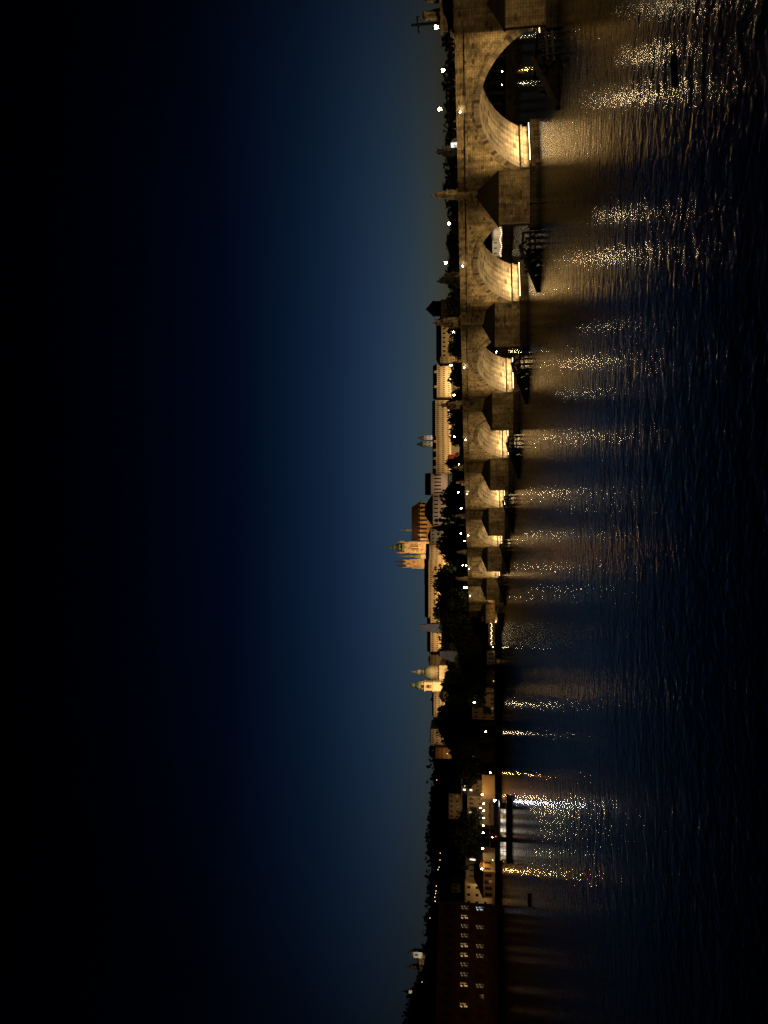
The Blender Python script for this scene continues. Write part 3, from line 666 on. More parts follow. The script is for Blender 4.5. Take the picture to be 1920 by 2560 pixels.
for i, y in enumerate((790, 850, 900, 950, 1010, 1060, 1110, 1150, 1200, 1250, 1300, 1345, 1390, 1430)):  # trees added behind the arches to block low sky reflecting in the water
    plant((1, 3, 2)[i % 3], 1180, y, bank_Y(y, 12), GZ, 1.6, f"{ordn(i)} added dark low tree, mostly hidden, screening sky behind the arches, from the photo's top", 'added low trees behind the arches')
for (x, y, Y, xx, w_) in ((1142, 852, 458, 1122, 900), (1136, 1303, 446, 1112, 700), (1138, 1426, 424, 1118, 1100), (1128, 950, 440, 1110, 250)):
    spot(at(x, y, Y-6), at(xx, y, Y+4), w_, (1, .86, .42), 90, .3)
# woods along the far ridge: one mass nobody could count
wb_ = MB(); rnd = random.Random(8)
for i in range(2600):
    X = rnd.uniform(-1000, -170); Y = rnd.uniform(960, 1110)
    if rnd.random() < .5: Y = 1085+rnd.uniform(-12, 12)
    p = Vector((X, Y, hill_z(X, Y)+rnd.random()**1.6*(6+4*math.sin(X*.05)+2.5*math.sin(X*.17))))
    a = Vector((rnd.gauss(0, 1), rnd.gauss(0, 1), rnd.gauss(0, 1))).normalized(); c_ = a.cross(Vector((rnd.gauss(0, 1), rnd.gauss(0, 1), rnd.gauss(0, 1)))).normalized(); l = rnd.uniform(2.0, 4.5)
    wb_.face([p-a*l, p+c_*l*.7, p+a*l, p-c_*l*.7])
tag(wb_.build('woodland', LEAF2), 'dark wood covering the far ridge', None, None, 'stuff')

# ---------------------------------------------------------------- buildings
def building(name, label, cat, y0, y1, Y, xt, xb, wall, roof=None, roofm=None, win=None, depth=14, group=None, Yb=None, winm=None, lit=(), litm=None, xr=None, trim=True, extra=4, frames=False):
    """a block whose front runs between photo columns y0 (right end) and y1 (left end); eaves at row xt, foot at row xb"""
    Yb = Yb or Y
    A = at(xb, y1, Yb); Bp = at(xb, y0, Y); mid = (y0+y1)/2
    W = (Vector((Bp.x, Bp.y))-Vector((A.x, A.y))).length; rz = math.atan2(Bp.y-A.y, Bp.x-A.x)
    zt = at(xt, mid, (Y+Yb)/2).z; zb = at(xb, mid, (Y+Yb)/2).z; H = zt-zb
    o = thing(name, label, cat, (A.x, A.y, zb), rz, group)
    b = MB(); b.box(0, W, 0, depth, -extra, H); b.build('wall', wall, o)
    if trim and H > 5:
        c = MB(); c.box(-.15, W+.15, -.35, -.003, H-.55, H-.02); c.build('cornice', TRIM if wall not in (REDP, DARKP, BROWNP) else wall, o)
    if roof:
        kind = roof; rh = (at(xr, mid, (Y+Yb)/2).z-zt)*1.0 if xr else 5
        b = MB(); e = .5
        P = [(-e, -e), (W+e, -e), (W+e, depth+e), (-e, depth+e)]; rm = roofm or ROOFTILE
        if kind == 'hip':
            h = min(depth*.5, W*.42); z0 = H+.003
            a, c, d, f = [(*p, z0) for p in P]; r0 = (h, depth/2, z0+rh); r1 = (W-h, depth/2, z0+rh)
            b.face([a, c, r1, r0]); b.face([c, d, r1]); b.face([d, f, r0, r1]); b.face([f, a, r0]); b.face([f, d, c, a])
        elif kind == 'gable':
            z0 = H+.003; a, c, d, f = [(*p, z0) for p in P]; r0 = (-e, depth/2, z0+rh); r1 = (W+e, depth/2, z0+rh)
            b.face([a, c, r1, r0]); b.face([d, f, r0, r1]); b.face([c, d, r1]); b.face([f, a, r0]); b.face([f, d, c, a])
        elif kind == 'front':      # gable turned to the river
            z0 = H+.003; a, c, d, f = [(*p, z0) for p in P]; r0 = (W/2, -e, z0+rh); r1 = (W/2, depth+e, z0+rh)
            b.face([c, d, r1, r0]); b.face([f, a, r0, r1]); b.face([a, c, r0]); b.face([d, f, r1]); b.face([f, d, c, a])
        elif kind == 'spire': b.pyramid(P, H+.003, (W/2, depth/2, H+rh))
        b.build('roof', rm, o)
    if win:
        cols, rows, wf, hf = win; cw = W/cols; rh_ = H/rows; ww, wh = cw*wf, rh_*hf
        wm = MB(); wm.box(-ww/2, ww/2, -.08, .05, -wh/2, wh/2); me = wm.mesh('window', winm or GLASS)
        lm = MB(); lm.box(-ww/2, ww/2, -.08, .05, -wh/2, wh/2); lme = lm.mesh('lit_window', litm or L_WIN)
        fm = None
        if frames:
            f_ = MB(); t_ = min(.16, ww*.09)
            for xx in (-ww/2, -t_/2, ww/2-t_): f_.box(xx, xx+t_, -.2, -.083, -wh/2, wh/2)
            for zz in (-wh/2, -wh*.02+wh*.15, wh/2-t_): f_.box(-ww/2-.1, ww/2+.1, -.18, -.084, zz, zz+t_)
            fm = f_.mesh('frame', IRON)
        for r in range(rows):
            for c in range(cols):
                L_ = (c, r) in lit
                w_ = link('window', lme if L_ else me, o, (cw*(c+.5), 0, rh_*(r+.52)))
                if L_: w_['label'] = 'brightly lit window'
                if fm: link('frame', fm, w_)
    o['_W'] = W; o['_H'] = H; o['_d'] = depth
    return o
def wash(o, n, watts, color=WARM, dist=14, up=.55, zoff=-1.5, angle=120):
    """floodlights at the foot of a front"""
    W, H = o['_W'], o['_H']; rz = o.rotation_euler.z; ax = Vector((math.cos(rz), math.sin(rz), 0)); nn = Vector((math.sin(rz), -math.cos(rz), 0))
    for i in range(n):
        c = o.location+ax*(W*(i+.5)/n)
        spot(c+nn*dist+Vector((0, 0, zoff)), c+Vector((0, 0, H*up)), watts, color, angle, .8)

CW = 4600
# --- the castle, from the top of the photo downward
o = building('palace', 'dim brown palace with three rows of windows and a pointed tower', 'palace', 747, 792, 430, 1103, 1146, BROWNP, 'hip', SLATE, (6, 3, .38, .45), 18, xr=1096); wash(o, 1, 900)
t = building('tower', 'square dark tower with pyramid roof on the brown palace', 'tower', 752, 783, 442, 1084, 1106, DARKP, 'spire', SLATE, None, 7, xr=1063)
o = building('palace', 'long black-roofed palace half hidden by lit trees', 'palace', 793, 893, 620, 1103, 1150, CREAM, 'gable', SLATE, (9, 3, .34, .42), 18, xr=1089); wash(o, 2, 5200)
o = building('palace', 'narrow bright cream palace front beside a green lit tree', 'palace', 892, 907, 600, 1100, 1146, CREAM, 'hip', SLATE, (3, 4, .35, .45), 12, xr=1092); wash(o, 1, 6500, WARM, 12)
b_wings = [(910, 992, 1092, 1128, 16, 3, 1081, 'cream castle wing with two rooftop gables nearest the top of the photo'), (1000, 1090, 1088, 1140, 18, 4, 1079, 'long bright castle wing below two church spires'), (1090, 1183, 1090, 1140, 19, 4, 1080, 'bright castle wing with a row of white dormers')]
for (a, c, xt, xb, nc, nr, xr, lab) in b_wings:
    o = building('castle_wing', lab, 'castle', a, c, 880, xt, xb, CREAM, 'gable', SLATE, (nc, nr, .36, .40), 22, 'lit wings of the castle', xr=xr)
    wash(o, 6, CW*1.5, (1, .62, .28), 8, .55)
    g = max(1, (c-a)//22)
    for i in range(2 if a == 910 else 4 if a == 1090 else 0):
        W = o['_W']; H = o['_H']; d = MB(); x = W*(i+.7)/(2.2 if a == 910 else 4.3); d.box(x-1.4, x+1.4, -.9, 4, H-.1, H+2.9); d.pyramid([(x-1.7, -1.1), (x+1.7, -1.1), (x+1.7, 4), (x-1.7, 4)], H+2.9, (x, .8, H+4.5)); d.build('dormer', CREAM, o)
lw = at(1140, 1000, 860)
o = building('retaining_wall', 'pale lit garden retaining wall on the slope under the castle', 'wall', 912, 1240, 800, 1128, 1142, PINKP, None, None, None, 4, trim=False); wash(o, 5, 9000, WARM, 22, .5)
o = building('garden_pavilion', 'small red fronted pavilion on the castle slope among trees', 'pavilion', 1136, 1158, 560, 1122, 1136, REDCLOTH, 'hip', ROOFTILE, (4, 1, .4, .5), 6, xr=1119, trim=False); wash(o, 1, 2600, WARM, 8)
for (ya, yc, xa, lab) in ((1088, 1099, 1060, 'white stone church tower, the paler of two slim towers on the castle skyline'), (1103, 1116, 1058, 'grey church tower, the darker of two slim towers on the castle skyline')):
    o = building('church_tower', lab, 'tower', ya, yc, 960, xa, 1090, PINKP if ya < 1100 else OLIVEP, 'spire', LEAD if ya < 1100 else COPPER, (2, 3, .3, .4), 6.5, xr=1043 if ya < 1100 else 1039)
    wash(o, 1, 9000 if ya < 1100 else 3500, WHITEL, 14)
o = building('palace', 'tall gabled old palace with long vertical windows by the castle', 'palace', 1183, 1236, 900, 1077, 1112, PINKP, 'gable', ROOFTILE, (6, 1, .36, .5), 20, xr=1061); wash(o, 3, 2600, (1, .68, .42), 14, .5)
o = building('palace', 'long black-roofed palace under the cathedral with tall paired windows', 'palace', 1236, 1316, 870, 1082, 1116, PINKP, 'hip', SLATE, (8, 2, .32, .6), 26, xr=1060); wash(o, 4, 2000, (1, .66, .40), 14, .5)
# cathedral
cath = thing('cathedral', 'huge floodlit gothic cathedral with spires on top of the castle hill', 'cathedral', at(1080, 1420, 960), 0)
cx0 = cath.location
def cl(y, x=None): 
    p = at(x or 1080, y, 960); return p.x-cx0.x, p.z-cx0.z
def zz(x, y=1340): return at(x, y, 960).z-cx0.z
xl, xr_ = cl(1352)[0], cl(1256)[0]
b = MB(); b.box(xl, xr_, 2, 20, -6, zz(1050)); b.build('nave_wall', GOTHIC, cath)
b = MB(); z0, z1 = zz(1050)+.003, zz(1027); xe = cl(1268)[0]
b.face([(xl, 1.5, z0), (xr_+1, 1.5, z0), (xe, 11, z1), (xl, 11, z1)]); b.face([(xr_+1, 1.5, z0), (xr_+1, 20.5, z0), (xe, 11, z1)]); b.face([(xr_+1, 20.5, z0), (xl, 20.5, z0), (xl, 11, z1), (xe, 11, z1)]); b.face([(xl, 20.5, z0), (xl, 1.5, z0), (xl, 11, z1)])
b.build('nave_roof', ROOFTILE, cath)
for i in range(9):
    x = xl+(xr_-xl)*(i+.4)/9; b = MB(); zt = zz(1047)
    b.box(x-.5, x+.5, -3.6, -2.2, -6, zt-3); b.pyramid([(x-.6, -3.7), (x+.6, -3.7), (x+.6, -2.1), (x-.6, -2.1)], zt-3, (x, -2.9, zt+1.4)); b.bar((x, -2.5, zt-5), (x, 2.2, zt-1.5), .5, .6); b.build('buttress', GOTHIC, cath)
    if i < 8:
        b = MB(); b.box(x+1.3, x+3.6, 1.9, 2.1, zt-11, zt-2.5); b.pyramid([(x+1.3, 1.9), (x+3.6, 1.9), (x+3.6, 2.1), (x+1.3, 2.1)], zt-2.5, (x+2.45, 2, zt-1)); b.build('window', GLASS, cath)
def spire_tower(ya, yb, xtop, apexes, yaw, name, dep=11, mat=GOTHIC, capm=COPPER, y_front=-4, taper=.8):
    a, c = cl(yb)[0], cl(ya)[0]; w = c-a; zt = zz(xtop, (ya+yb)/2); b = MB()
    sh = w*(1-taper)/2
    b.prism([(a, y_front), (c, y_front), (c, y_front+dep), (a, y_front+dep)], -6, zt, [(a+sh, y_front+sh), (c-sh, y_front+sh), (c-sh, y_front+dep-sh), (a+sh, y_front+dep-sh)])
    for k in range(4):
        x = a+.3+(w-.6)*k/3; b.box(x-.35, x+.35, y_front-.9, y_front-.003, -6, zt*(.8+.05*(k % 2)))
    ob = b.build(name, mat, cath)
    m_ = (a+c)/2; yc = y_front+dep/2; b = MB()
    b.lathe([(r*w/2, zz(x, (ya+yb)/2)) for r, x in apexes], (m_, yc, 0), 8); b.build('spire', capm, ob)
    for sx in (-1, 1):
        b = MB(); x = m_+sx*(w/2-sh); b.lathe([(w*.1, zt-1), (w*.1, zt+w*.25), (w*.12, zt+w*.27), (.05, zt+w*.75)], (x, y_front+.6, 0), 6); b.build('pinnacle', mat, ob)
    for k in range(2):
        b = MB(); x = a+w*(.35+.3*k); b.box(x-w*.09, x+w*.09, y_front-.25, y_front-.1+sh*.5, zt*.48, zt*.72); b.pyramid([(x-w*.09, y_front-.25), (x+w*.09, y_front-.25), (x+w*.09, y_front), (x-w*.09, y_front)], zt*.72, (x, y_front-.1, zt*.8)); b.build('window', GLASS, ob)
    return ob
spire_tower(1354, 1383, 1011, [(.92, 1013), (.95, 1006), (.7, 1002), (.72, 998), (.5, 993), (.36, 988), (.4, 985), (.26, 981), (.2, 974), (.08, 965), (.02, 958)], 0, 'great_tower', 13, taper=.92)
spire_tower(1399, 1411, 1013, [(.72, 1013), (.5, 1004), (.3, 995), (.06, 984)], 0, 'west_tower', 6, capm=SLATE, y_front=2, taper=.62)
spire_tower(1408, 1421, 1016, [(.72, 1016), (.5, 1007), (.3, 998), (.06, 987)], 0, 'west_tower', 6, capm=SLATE, y_front=-3, taper=.62)
b = MB(); x, _ = cl(1326); b.lathe([(1.6, zz(1028)), (1.5, zz(1016)), (1.9, zz(1014)), (.9, zz(1008)), (.05, zz(994))], (x, 11, 0), 8); b.build('fleche', COPPER, cath)
b = MB(); xa, xb_ = cl(1398)[0], cl(1386)[0]; b.box(xa, xb_, 2, 14, -6, zz(1052)); b.build('aisle_wall', GOTHIC, cath)
b = MB(); xm = (xa+xb_)/2; b.pyramid([(xa-.5, 1.5), (xb_+.5, 1.5), (xb_+.5, 14.5), (xa-.5, 14.5)], zz(1052)+.003, (xm, 8, zz(1026))); b.lathe([(1.5, zz(1030)), (1.4, zz(1014)), (.7, zz(1004)), (.04, zz(993))], (xm, 8, 0), 8); b.build('spire', COPPER, cath)
for (y, w_, c_) in ((1410, 100000, (1, .56, .22)), (1368, 100000, (1, .62, .28)), (1330, 40000, SODIUM), (1285, 30000, SODIUM)):
    p = at(1085, y, 925); spot(p+Vector((0, 0, 8)), at(1030 if y > 1340 else 1048, y, 958), w_, c_, 80, 1)
o = building('castle_apse', 'rounded grey tower-like castle building below the cathedral', 'castle', 1322, 1360, 860, 1076, 1116, OLIVEP, 'hip', ROOFTILE, (4, 3, .3, .42), 16, xr=1068); wash(o, 1, 8000, WHITEL, 16)
t = at(1110, 1320, 780); b = MB(); b.pyramid([(-7, -7), (7, -7), (7, 7), (-7, 7)], -14, (0, 0, at(1071, 1320, 780).z-t.z)); tag(b.build('pointed_roof', SLATE, None, t), 'steep black pointed roof before the rounded castle building', 'roof')
for (a, c, xt, xb, nc, nr, xr, lab) in ((1362, 1400, 1073, 1125, 8, 4, 1063, 'golden castle wing directly under the cathedral towers'), (1400, 1462, 1071, 1125, 12, 4, 1059, 'golden castle wing with paired windows just below the cathedral'), (1462, 1545, 1071, 1112, 17, 4, 1060, 'golden castle wing with dense windows behind dark trees'), (1545, 1632, 1076, 1112, 17, 3, 1066, 'golden castle wing behind the grey bridge tower')):
    o = building('castle_wing', lab, 'castle', a, c, 870, xt, xb, CREAM, 'gable', SLATE, (nc, nr, .34, .36), 22, 'lit wings of the castle', xr=xr)
    wash(o, 6 if c-a > 50 else 4, CW*1.3, (1, .57, .22), 8, .55)
o = building('palace', 'ochre palace between golden castle wing and church dome', 'palace', 1638, 1668, 700, 1075, 1112, OLIVEP, 'hip', ROOFTILE, (6, 4, .35, .4), 16, xr=1069); wash(o, 1, 4200)
# bridge towers
o = building('bridge_tower', 'tall bridge tower with steep pale grey roof and thin pinnacles', 'tower', 1562, 1586, 345, 1100, 1210, OLIVEP, None, None, (2, 4, .25, .3), 5, trim=False, extra=12); W, H = o['_W'], o['_H']
rh = at(1050, 1574, 345).z-at(1100, 1574, 345).z
b = MB(); b.prism([(-.3, -.3), (W+.3, -.3), (W+.3, 5.3), (-.3, 5.3)], H+.003, H+rh, [(W*.26, 2.3), (W*.76, 2.3), (W*.76, 2.9), (W*.26, 2.9)]); r_ = b.build('roof', LEAD, o)
for k in (.27, .75):
    b = MB(); b.lathe([(.05, H+rh-.2), (.04, H+rh+1.3), (.14, H+rh+1.45), (.04, H+rh+1.6), (.02, H+rh+2.0)], (W*k, 2.6, 0), 6); b.build('pinnacle', TRIM, r_)
spot(at(1082, 1574, 322), at(1075, 1574, 347), 5600, (1, .80, .66), 60, .4)  # light added in mid-air, without a mount, to brighten the tall tower's roof
o = building('bridge_tower', 'shorter bridge tower with grey hipped roof', 'tower', 1630, 1656, 345, 1134, 1200, OLIVEP, None, None, (2, 2, .25, .3), 6, trim=False); W, H = o['_W'], o['_H']; rh = at(1099, 1642, 345).z-at(1134, 1642, 345).z
b = MB(); b.prism([(-.3, -.3), (W+.3, -.3), (W+.3, 6.3), (-.3, 6.3)], H+.003, H+rh, [(W*.28, 2.6), (W*.8, 2.6), (W*.8, 3.4), (W*.28, 3.4)]); b.build('roof', LEAD, o)
spot(at(1108, 1642, 322), at(1116, 1642, 347), 3000, (1, .78, .62), 60, .4)  # another unmounted light, added in the air for the shorter tower's roof
o = building('house', 'house with brown roof and two lit dormers between the bridge towers', 'house', 1598, 1634, 372, 1136, 1180, BROWNP, 'gable', ROOFTILE, (4, 2, .3, .4), 12, xr=1112); W, H = o['_W'], o['_H']
for k in (.3, .68):
    b = MB(); b.box(W*k-.8, W*k+.8, -.2, 3, H+.3, H+1.9); d_ = b.build('dormer', CREAM, o)
wash(o, 1, 900, WARM, 8, 1.0)
o = building('house', 'white plastered gable house behind leaves beside the tall bridge tower', 'house', 1584, 1602, 385, 1112, 1160, WHITEP, 'front', ROOFTILE, (2, 3, .3, .4), 10, xr=1104); wash(o, 1, 1600, WHITEL, 10)
# St dome church
ch = thing('domed_church', 'floodlit baroque church with green dome and slender bell tower', 'church', at(1112, 1728, 560), 0)
c0 = ch.location
def kx(y): return at(1112, y, 560).x-c0.x
def kz(x, y=1690): return at(x, y, 560).z-c0.z
xm = kx(1684)*1.0-9*0.0; R = (kx(1667)-kx(1684))*1.02; xm -= 2.2
b = MB(); b.box(kx(1728), kx(1664), 0, 26, -8, kz(1098)); b.build('nave_wall', CREAM, ch)
b = MB(); b.lathe([(R*1.02, kz(1100)), (R*1.02, kz(1090)), (R*1.08, kz(1089)), (R*1.08, kz(1087)), (R, kz(1086)), (R, kz(1078)), (R*1.07, kz(1077)), (R*1.07, kz(1074))], (xm, 13, 0), 24); b.build('drum', CREAM, ch)
for k in range(8):
    a = -PI/2+(k-3.5)*.42; b = MB(); rr = R*1.025; x, y = xm+rr*math.cos(a), 13+rr*math.sin(a); b.tube((x, y, kz(1098)), (x, y, kz(1088)), .5, .5, 6); b.build('column', TRIM, ch)
b = MB(); b.lathe([(R*1.0*math.cos(t*PI/2/8), kz(1074)+(kz(1056)-kz(1074))*math.sin(t*PI/2/8)) for t in range(7)]+[(R*.3, kz(1056.5))], (xm, 13, 0), 24, 8, .015); b.build('dome', DOMEGREEN, ch)
b = MB(); b.lathe([(R*.36, kz(1058)), (R*.36, kz(1047)), (R*.42, kz(1046)), (R*.4, kz(1043)), (R*.28, kz(1039)), (R*.12, kz(1036)), (R*.14, kz(1033)), (R*.06, kz(1029)), (R*.03, kz(1020))], (xm, 13, 0), 12); ln = b.build('lantern', CREAM, ch)
for k in range(5):
    a = -PI/2+(k-2)*.6; b = MB(); rr = R*.365; b.box(-.35, .35, -.1, .1, kz(1056), kz(1049)); w_ = b.build('window', GLASS, ln, (xm+rr*math.cos(a), 13+rr*math.sin(a), 0)); w_.rotation_euler = (0, 0, a+PI/2)
xa, xb_ = kx(1724), kx(1702); xm2 = (xa+xb_)/2; w2 = (xb_-xa)/2
b = MB(); b.box(xa, xb_, -6, -6+2*w2, -8, kz(1085)); b.box(xa-.5, xb_+.5, -6.5, -5.5+2*w2, kz(1085), kz(1083)); b.box(xa+.3, xb_-.3, -5.7, -6.3+2*w2, kz(1083), kz(1064)); b.box(xa-.3, xb_+.3, -6.3, -5.7+2*w2, kz(1064), kz(1062)); bt = b.build('bell_tower', CREAM, ch)
b = MB(); b.box(xm2-1.3, xm2+1.3, -6.0, -5.6, kz(1080), kz(1070)); b.tube((xm2, -6.0, kz(1070)), (xm2, -5.6, kz(1070)), 1.3, 1.3, 12); b.build('belfry_window', BROWNP, bt)
b = MB(); b.tube((xm2, -6.1, kz(1058.5)), (xm2, -5.7, kz(1058.5)), 1.3, 1.3, 14); b.build('clock_face', BRONZE, bt)
b = MB(); b.lathe([(w2*1.0, kz(1062)), (w2*1.05, kz(1056)), (w2*.9, kz(1053))], (xm2, -6+w2, 0), 8, ph=PI/8); b.build('attic', CREAM, bt)
b = MB(); b.lathe([(w2*.95, kz(1053)), (w2*1.0, kz(1048)), (w2*.75, kz(1042)), (w2*.42, kz(1040)), (w2*.45, kz(1034)), (w2*.3, kz(1029)), (w2*.08, kz(1026)), (.05, kz(1018))], (xm2, -6+w2, 0), 8, ph=PI/8); b.build('cupola', COPPER, bt)
spot(at(1105, 1740, 535), at(1065, 1712, 555), 30000, (1, .60, .27), 80, .6); spot(at(1110, 1690, 525), at(1080, 1687, 560), 62000, (1, .64, .3), 90, .6); spot(at(1100, 1655, 535), at(1075, 1680, 560), 12000, (1, .66, .3), 80, .6)
o = building('convent', 'long pale convent with two rows of dark windows beside the church', 'convent', 1727, 1793, 640, 1084, 1112, PINKP, 'gable', ROOFTILE, (15, 3, .4, .42), 14, xr=1079); wash(o, 3, 3600, WARM, 12)
o = building('house', 'ochre gabled house in front of the convent', 'house', 1728, 1756, 520, 1107, 1130, BROWNP, 'front', ROOFTILE, None, 12, xr=1097); wash(o, 1, 1500, WARM, 10)
o = building('palace', 'pinkish palace with four rows of windows below the wooded ridge', 'palace', 1824, 1866, 720, 1077, 1120, PINKP, 'hip', ROOFTILE, (7, 4, .36, .42), 16, xr=1074); wash(o, 2, 6500, WARM, 14)
o = building('palace', 'dim orange palace front next to the pinkish palace', 'palace', 1870, 1897, 700, 1089, 1122, BROWNP, 'gable', ROOFTILE, (6, 3, .36, .42), 14, xr=1084); wash(o, 1, 3500, SODIUM, 10)

# --- houses along the far bank
o = building('gatehouse', 'orange lit house with a porch at the far end of the bridge', 'house', 1484, 1506, 306, 1182, 1243, OLIVEP, 'hip', ROOFTILE, (2, 3, .3, .4), 10, xr=1172); wash(o, 1, 500, SODIUM, 5, .4, 2)
o = building('house', 'low orange lit riverside house behind a dark tree', 'house', 1506, 1553, 306, 1205, 1245, BROWNP, 'hip', ROOFTILE, (5, 2, .32, .42), 10, xr=1192, lit={(1, 0)}, litm=L_WINDIM); wash(o, 2, 130, SODIUM, 4.5, .4, 2)
ter = building('terrace_pavilion', 'open riverside terrace with a row of white bulbs under trees', 'pavilion', 1556, 1612, 304.5, 1221, 1243, DARKP, 'gable', ROOFTILE, None, 8, xr=1215); W = ter['_W']; H = ter['_H']
for i in range(15):
    b = MB(); b.lathe([(.04, 0), (.13, .12), (.12, .2), (.03, .28)], n=6); b.build('bulb', L_BULB, ter, (W*(i+.5)/15, -1.2, H*.62+.25*math.sin(i*1.9)))
b = MB(); b.box(0, W, -2.6, -.1, H-.2, H-.05); b.build('awning', WHITEP, ter)
for i in range(5):
    b = MB(); b.tube((W*i/4, -2.4, -2), (W*i/4, -2.4, H-.2), .08); b.build('post', TIMBER, ter)
o = building('house', 'pale low house by the quay below the shorter bridge tower', 'house', 1630, 1662, 305, 1217, 1238, PINKP, 'hip', ROOFTILE, (3, 1, .3, .6), 9, xr=1207); wash(o, 1, 90, WARM, 6)
for i, (ya, yc, Y, xt, xb, wm, nw, lab, litset, fl) in enumerate([
    (1668, 1718, 335, 1215, 1243, DARKP, (5, 2, .3, .45), 'dark riverside house with faint pilasters below the domed church', {(1, 0)}, 60),
    (1720, 1800, 340, 1180, 1242, BROWNP, (7, 3, .3, .42), 'long dim brown riverside house with one white lit window', {(4, 2)}, 300),
    (1866, 1910, 350, 1152, 1215, DARKP, (4, 3, .34, .4), 'dark apartment house with one orange lit window', {(3, 0), (1, 1)}, 60),
    (1950, 1992, 335, 1153, 1202, OLIVEP, (4, 3, .36, .38), 'ochre house with several lit windows behind the orange wall', {(0, 2), (1, 1), (2, 2), (1, 2), (0, 1)}, 170),
    (1993, 2062, 330, 1168, 1212, OLIVEP, (6, 2, .28, .4), 'wide ochre house with paired lit windows above the terrace', {(2, 1), (2, 0), (1, 0)}, 330),
    (1985, 2048, 420, 1122, 1150, OLIVEP, (5, 2, .3, .4), 'pale half hidden house above the wide ochre house', set(), 160),
    (2143, 2212, 322, 1164, 1200, OLIVEP, (5, 1, .24, .4), 'beige house with one white lit window above a dark roof', {(4, 0)}, 200),
    (2212, 2268, 318, 1162, 1224, CREAM, (3, 3, .34, .36), 'cream house with dark red string course beside the big red building', set(), 430),
    (2150, 2246, 310, 1208, 1236, BROWNP, (6, 1, .5, .6), 'low riverside house with dark openings under a big black roof', set(), 150)]):
    o = building('house', lab, 'house', ya, yc, Y, xt, xb, wm, 'hip' if i != 4 else 'gable', ROOFTILE, nw, 11, xr=xt-(24 if i == 8 else 13), lit=litset, litm=L_WINW if i in (1, 3, 4, 6) else L_WIN)
    wash(o, 2 if yc-ya > 55 else 1, fl*1.6, (1, .62, .28), 7, .5, 1.5)
o = building('boundary_wall', 'orange lit plastered garden wall behind the landing stage', 'wall', 1938, 1998, 316, 1205, 1230, OLIVEP, None, None, None, 1.2, trim=False); wash(o, 1, 420, SODIUM, 5, .6, 2)
o = building('boathouse', 'small firelit boathouse front at the water between bushes', 'house', 2150, 2180, 306, 1207, 1233, OLIVEP, 'front', ROOFTILE, (2, 1, .3, .6), 6, xr=1198); wash(o, 1, 160, SODIUM, 5, .5, 1)
o = building('hillside_house', 'dim L shaped house on the dark slope', 'house', 2210, 2232, 440, 1128, 1150, OLIVEP, 'hip', ROOFTILE, (2, 1, .3, .4), 8, xr=1120); wash(o, 1, 60, WARM, 7)
# the white pavilion seen through the second arch
pv = building('riverside_villa', 'white lit villa with rounded bay seen through the second arch', 'villa', 560, 640, 225, 1231, 1247, WHITEP, 'hip', ROOFTILE, (6, 1, .2, .45), 9, xr=1222); W = pv['_W']; H = pv['_H']
b = MB(); b.lathe([(1.9, -1.0), (1.9, H*.8), (2.0, H*.82), (1.2, H*1.1)], (W*.68, 0, 0), 14); b.build('bay', WHITEP, pv); wash(pv, 3, 260, (1, .74, .46), 5, .6, .5)
sl = thing('light_garland', 'garland of small white bulbs along the bank seen through the second arch', 'string lights', at(1253, 640, 216))
W = (at(1253, 560, 216)-at(1253, 640, 216)).length
for i in range(18):
    b = MB(); b.lathe([(.03, 0), (.09, .08), (.08, .16), (.02, .2)], n=6); b.build('bulb', L_BULB, sl, (W*i/17, 0, .25*math.sin(i*.9)))
b = MB()
for i in range(17): b.tube((W*i/17, 0, .25*math.sin(i*.9)+.2), (W*(i+1)/17, 0, .25*math.sin((i+1)*.9)+.2), .015, n=4)
b.build('wire', IRON, sl)

# the big dark red block in the lower left corner of the place
LITB = {(0, 0), (1, 1), (2, 1), (4, 1), (5, 1), (6, 1), (7, 1), (8, 1), (10, 1), (3, 1)}
big = building('town_house', 'large dark red three storey building with a row of lit windows', 'building', 2262, 2640, 296, 1092, 1222, REDP, 'hip', SLATE, None, 20, Yb=268, xr=1076)
W, H = big['_W'], big['_H']
NC = 15
fm = MB(); ww, wh = W/NC*.52, H*.155
wme = MB(); wme.box(-ww/2, ww/2, -.1, .05, -wh/2, wh/2); dm = wme.mesh('window', GLASS)
lm1 = wme.mesh('lit_window', emit_spots('hall_window_glow', (1, .62, .22), .42, 1.6)); lm2 = wme.mesh('lit_window', emit_spots('dim_hall_window_glow', (1, .66, .32), .14, 2.0)); lm3 = wme.mesh('lit_window', emit_spots('white_hall_window_glow', (.9, .95, 1), .5, 1.8))
for xx in (-ww/2, -.09, ww/2-.18): fm.box(xx, xx+.18, -.24, -.103, -wh/2, wh/2)
for z_ in (-wh/2, wh*.16, wh/2-.16): fm.box(-ww/2-.12, ww/2+.12, -.22, -.104, z_, z_+.16)
fme = fm.mesh('frame', REDP)
rnd = random.Random(5)
for r, zf in enumerate((.17, .47, .78)):
    for c in range(NC):
        x = W*(1-(c+.5)/NC)
        me = dm
        if r == 1: me = {0: lm2, 1: lm1, 2: lm2, 3: lm2, 4: lm1, 5: lm1, 6: lm2, 7: lm2, 8: lm1, 9: dm, 10: lm1, 11: dm}.get(c, dm)
        if r == 0: me = {0: lm3, 2: lm2, 4: lm2, 5: lm2, 8: lm2}.get(c, dm)
        w_ = link('window', me, big, (x, 0, H*zf)); link('frame', fme, w_)
        if me in (lm1, lm3): w_['label'] = 'brightly lit window'
for c in range(NC+1):
    b = MB(); x = W*c/NC; b.box(x-.3, x+.3, -.32, -.003, -2, H*.9); b.build('pilaster', REDP, big)
for zf in (.34, .62): 
    b = MB(); b.box(-.2, W+.2, -.42, -.323, H*zf-.25, H*zf+.2); b.build('string_course', REDP, big)
wash(big, 4, 190, (1, .6, .28), 14, .5, 2)

